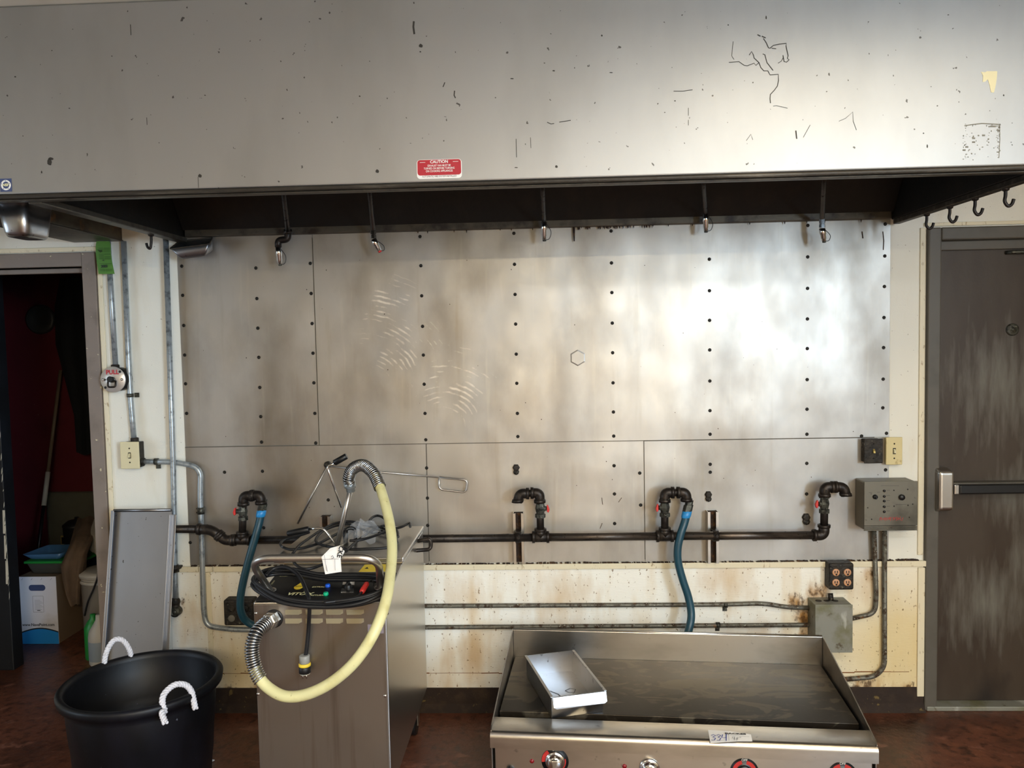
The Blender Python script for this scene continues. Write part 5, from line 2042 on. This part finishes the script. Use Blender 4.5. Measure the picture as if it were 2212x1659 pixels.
# stacked on the carton
tcx = (bx0 + bx1) / 2 + .03
st = thing('smoky_tub', 'smoky plastic tub with green lid on the white carton', 'container', (tcx, sy + .13, bh))
o_, TT = panbox('tub_body', [(tcx - .105, sy + .02, bh + .068), (tcx + .12, sy + .02, bh + .068), (tcx + .12, sy + .25, bh + .068), (tcx - .105, sy + .25, bh + .068)],
                [(tcx - .085, sy + .04, bh + .001), (tcx + .10, sy + .04, bh + .001), (tcx + .10, sy + .23, bh + .001), (tcx - .085, sy + .23, bh + .001)], m_greypl, st)
MB().box(tcx - .11, tcx + .22, sy + .012, sy + .255, bh + .0685, bh + .082).build('green_lid', m_green, st, bevel=.004)
bt = thing('blue_tray', 'shallow blue plastic tray on top of the green lidded tub', 'tray', (tcx, sy + .13, bh + .083))
panbox('tray_body', [(tcx - .125, sy + .02, bh + .118), (tcx + .10, sy + .02, bh + .122), (tcx + .10, sy + .22, bh + .125), (tcx - .10, sy + .22, bh + .122)],
       [(tcx - .09, sy + .04, bh + .0835), (tcx + .08, sy + .04, bh + .0835), (tcx + .08, sy + .20, bh + .0835), (tcx - .09, sy + .20, bh + .0835)], m_bluepl, bt)


def drape(name, label, cat, outline, y, m, amp=.02, seed=1, back=()):
    """cloth hanging in folds: outline rows (xl, xr, y px)"""
    random.seed(seed)
    t = thing(name, label, cat, tuple(at((outline[-1][0] + outline[-1][1]) / 2, outline[-1][2], y)))
    vs = []
    nj = 13
    for i, (xl, xr, yy_) in enumerate(outline):
        for j in range(nj):
            u = j / (nj - 1)
            d = amp * math.sin(u * 9 + seed + i * .5) + amp * .6 * math.sin(u * 17 + i * .8)
            yr = y + (back[i] if i < len(back) else 0)
            vs.append(at(xl + (xr - xl) * u, yy_ + 3 * math.sin(u * 8 + i), yr + d - .05 * math.sin(math.pi * u)))
    ni = len(outline)
    fs = [(i * nj + j, i * nj + j + 1, (i + 1) * nj + j + 1, (i + 1) * nj + j) for i in range(ni - 1) for j in range(nj - 1)]
    b = MB()
    b.add(vs, fs, True)
    b.add([v + Vector((0, .012, 0)) for v in vs], fs, True)
    b.build('cloth', m, t)
    return t


# dark tote behind the carton, with a pot on it
tt = thing('dark_tote', 'dark blue storage tote behind the white carton', 'tote', (-2.70, 1.28, 0))
panbox('tote_body', [(-2.93, 1.11, .42), (-2.48, 1.11, .42), (-2.48, 1.46, .42), (-2.93, 1.46, .42)], [(-2.90, 1.14, .002), (-2.51, 1.14, .002), (-2.51, 1.43, .002), (-2.90, 1.43, .002)], m_toteblue, tt)
MB().box(-2.945, -2.465, 1.10, 1.475, .4205, .440).build('tote_lid', m_blackpl, tt, bevel=.006)
bp = thing('black_round_pot', 'black round pot on the dark storage tote', 'pot', (-2.87, 1.22, .4405))
b = MB()
b.lathe([(.0, 0), (.062, 0), (.072, .01), (.078, .12), (.081, .125), (.078, .132), (.05, .155), (.012, .162), (.012, .175), (0, .176)], (-2.87, 1.22, .4405), Z, 28)
b.build('pot_body', m_rubber, bp)
drape('tan_cloth', 'tan cloth draped from the dark tote down over the carton corner', 'cloth', [(168, 206, 1118), (160, 212, 1140), (150, 195, 1175), (140, 186, 1200), (131, 184, 1225), (135, 180, 1255), (142, 178, 1285), (152, 176, 1308)], .745, m_cloth, .012, 2, (.40, .30, .06))
drape('white_cloth', 'crumpled white cloth hanging beside the tan cloth', 'cloth', [(192, 220, 1122), (188, 226, 1145), (187, 226, 1168), (190, 222, 1185), (200, 218, 1196)], .90, m_whitecloth, .012, 5, (.25, .1))
# white bucket and spray bottle behind the jamb
wbk = atz(222, 1375, 0)
wx, wy = -2.46, .80
bk = thing('white_bucket', 'tall white plastic bucket half hidden by the door frame', 'bucket', (wx, wy, 0))
zt = at(200, 1232, wy).z
b = MB()
b.lathe([(0, .003), (.105, .003), (.11, .01), (.125, zt - .05), (.133, zt - .048), (.133, zt - .036), (.127, zt - .034), (.128, zt - .018), (.136, zt - .016), (.136, zt), (.128, zt), (.12, .02), (0, .02)], (wx, wy, 0), Z, 36)
b.build('bucket_shell', m_bucketw, bk)
b = MB()
b.lathe([(0, .014), (.10, .014), (.138, .008), (.140, -.006), (.137, -.008)], (wx, wy, zt), Z, 36)
b.build('bucket_lid', m_bucketw, bk)
jx, jy = -2.335, .50
jg = thing('white_jug', 'white jug with grey label and green side at the doorway foot', 'jug', (jx, jy, 0))
b = MB()
b.lathe([(0, .002), (.05, .002), (.056, .012), (.056, .15), (.05, .18), (.032, .21), (.018, .235), (.016, .26), (0, .262)], (jx, jy, 0), Z, 24)
b.build('jug_body', m_bucketw, jg)
b = MB()
b.lathe([(.0565, .03), (.0568, .031), (.0568, .13), (.0565, .131)], (jx, jy, 0), Z, 24)
b.build('jug_label', mat('jug_label_grey', '#7a8288', .6), jg)
gb = thing('green_bottle', 'green plastic bottle tucked behind the white jug', 'bottle', (jx - .075, jy + .07, 0))
b = MB()
b.lathe([(0, .002), (.04, .002), (.045, .01), (.045, .17), (.03, .20), (.014, .22), (.014, .24), (0, .241)], (jx - .075, jy + .07, 0), Z, 20)
b.build('bottle_body', m_green, gb)
# black cord hanging in front of the bucket
cdk = thing('extension_cord', 'black cord hanging down in front of the white bucket', 'cord', tuple(at(184, 1310, .62)))
MB().tube(spline([at(212, 1160, .70), at(213, 1200, .64), at(212, 1240, .62), at(203, 1270, .62), at(190, 1300, .62), at(183, 1330, .63)], 8), .005, 8).build('cord_strand', m_rubber, cdk)
# broom handle against the red wall
br = thing('broom_pole', 'thin broom pole leaning on the dark red storeroom wall', 'broom', tuple(at(75, 1250, 1.35)))
pA, pB, pC = at(131, 800, 1.78), at(100, 1050, 1.6), at(75, 1250, 1.45)
dr_ = (pC - pA).normalized()
foot = pA + dr_ * ((pA.z - .10) / -dr_.z)
MB().tube([pA, pA.lerp(pB, .9)], .011, 10).build('pole', m_wood, br)
MB().tube([pA.lerp(pB, .88), pA.lerp(pC, .66)], .015, 12).build('pole_sleeve', m_bucketw, br)
MB().tube([pA.lerp(pC, .66), foot], .011, 10).build('pole', m_blackpl, br)
b = MB()
b.box(foot.x - .14, foot.x + .14, foot.y - .03, foot.y + .03, .003, .10)
b.build('broom_head', m_blackpl, br, bevel=.01)
# dim round plate and dark coats on the storeroom wall
p = at(88, 690, 1.84)
dp = thing('round_wall_plate', 'dim round plate high on the dark red storeroom wall', 'plate', (p.x, 1.84, p.z - .09))
b = MB()
b.lathe([(.10, 0), (.10, .02), (.085, .03), (.06, .022), (0, .018)], (p.x, 1.849, p.z), FACE, 28)
b.build('plate_disc', m_greypl, dp)
drape('dark_coat', 'black coat hanging on the storeroom wall beside the round plate', 'coat', [(130, 175, 600), (118, 205, 660), (120, 210, 740), (140, 212, 820), (160, 214, 900), (165, 214, 980)], 1.72, mat('black_coat', '#07080b', .9), .02, 3)
p0 = at(131, 1157, 1.795)
wo = thing('storeroom_outlet', 'small brass outlet plate on the grey storeroom board', 'outlet', (p0.x + .02, 1.795, p0.z - .06))
MB().box(p0.x, p0.x + .040, 1.790, 1.7998, p0.z - .066, p0.z).build('outlet_plate', m_brass, wo, bevel=.003)
MB().box(p0.x + .009, p0.x + .034, 1.7885, 1.7902, p0.z - .056, p0.z - .010).build('outlet_face', m_blackpl, wo)
sp = thing('yellow_scrap_roll', 'small pale yellow roll lying beside the white carton', 'roll', tuple(atz(28, 1392, 0)))
q = atz(30, 1390, 0)
MB().tube([q + Vector((-.03, .03, .022)), q + Vector((.035, -.035, .022))], .022, 14).build('roll_body', m_cream_print, sp)
# paper scrap on the floor
q = atz(447, 1652, 0)
fsr = thing('paper_scrap', 'tiny white paper scrap on the floor beside the tub', 'scrap', tuple(q))
b = MB()
b.prism([q + Vector((-.03, -.006, .001)), q + Vector((.012, .02, .010)), q + Vector((.02, .028, .003)), q + Vector((.004, .006, .001)), q + Vector((-.01, -.016, .001))], (0, 0, .0015))
b.build('scrap_paper', m_paper, fsr)
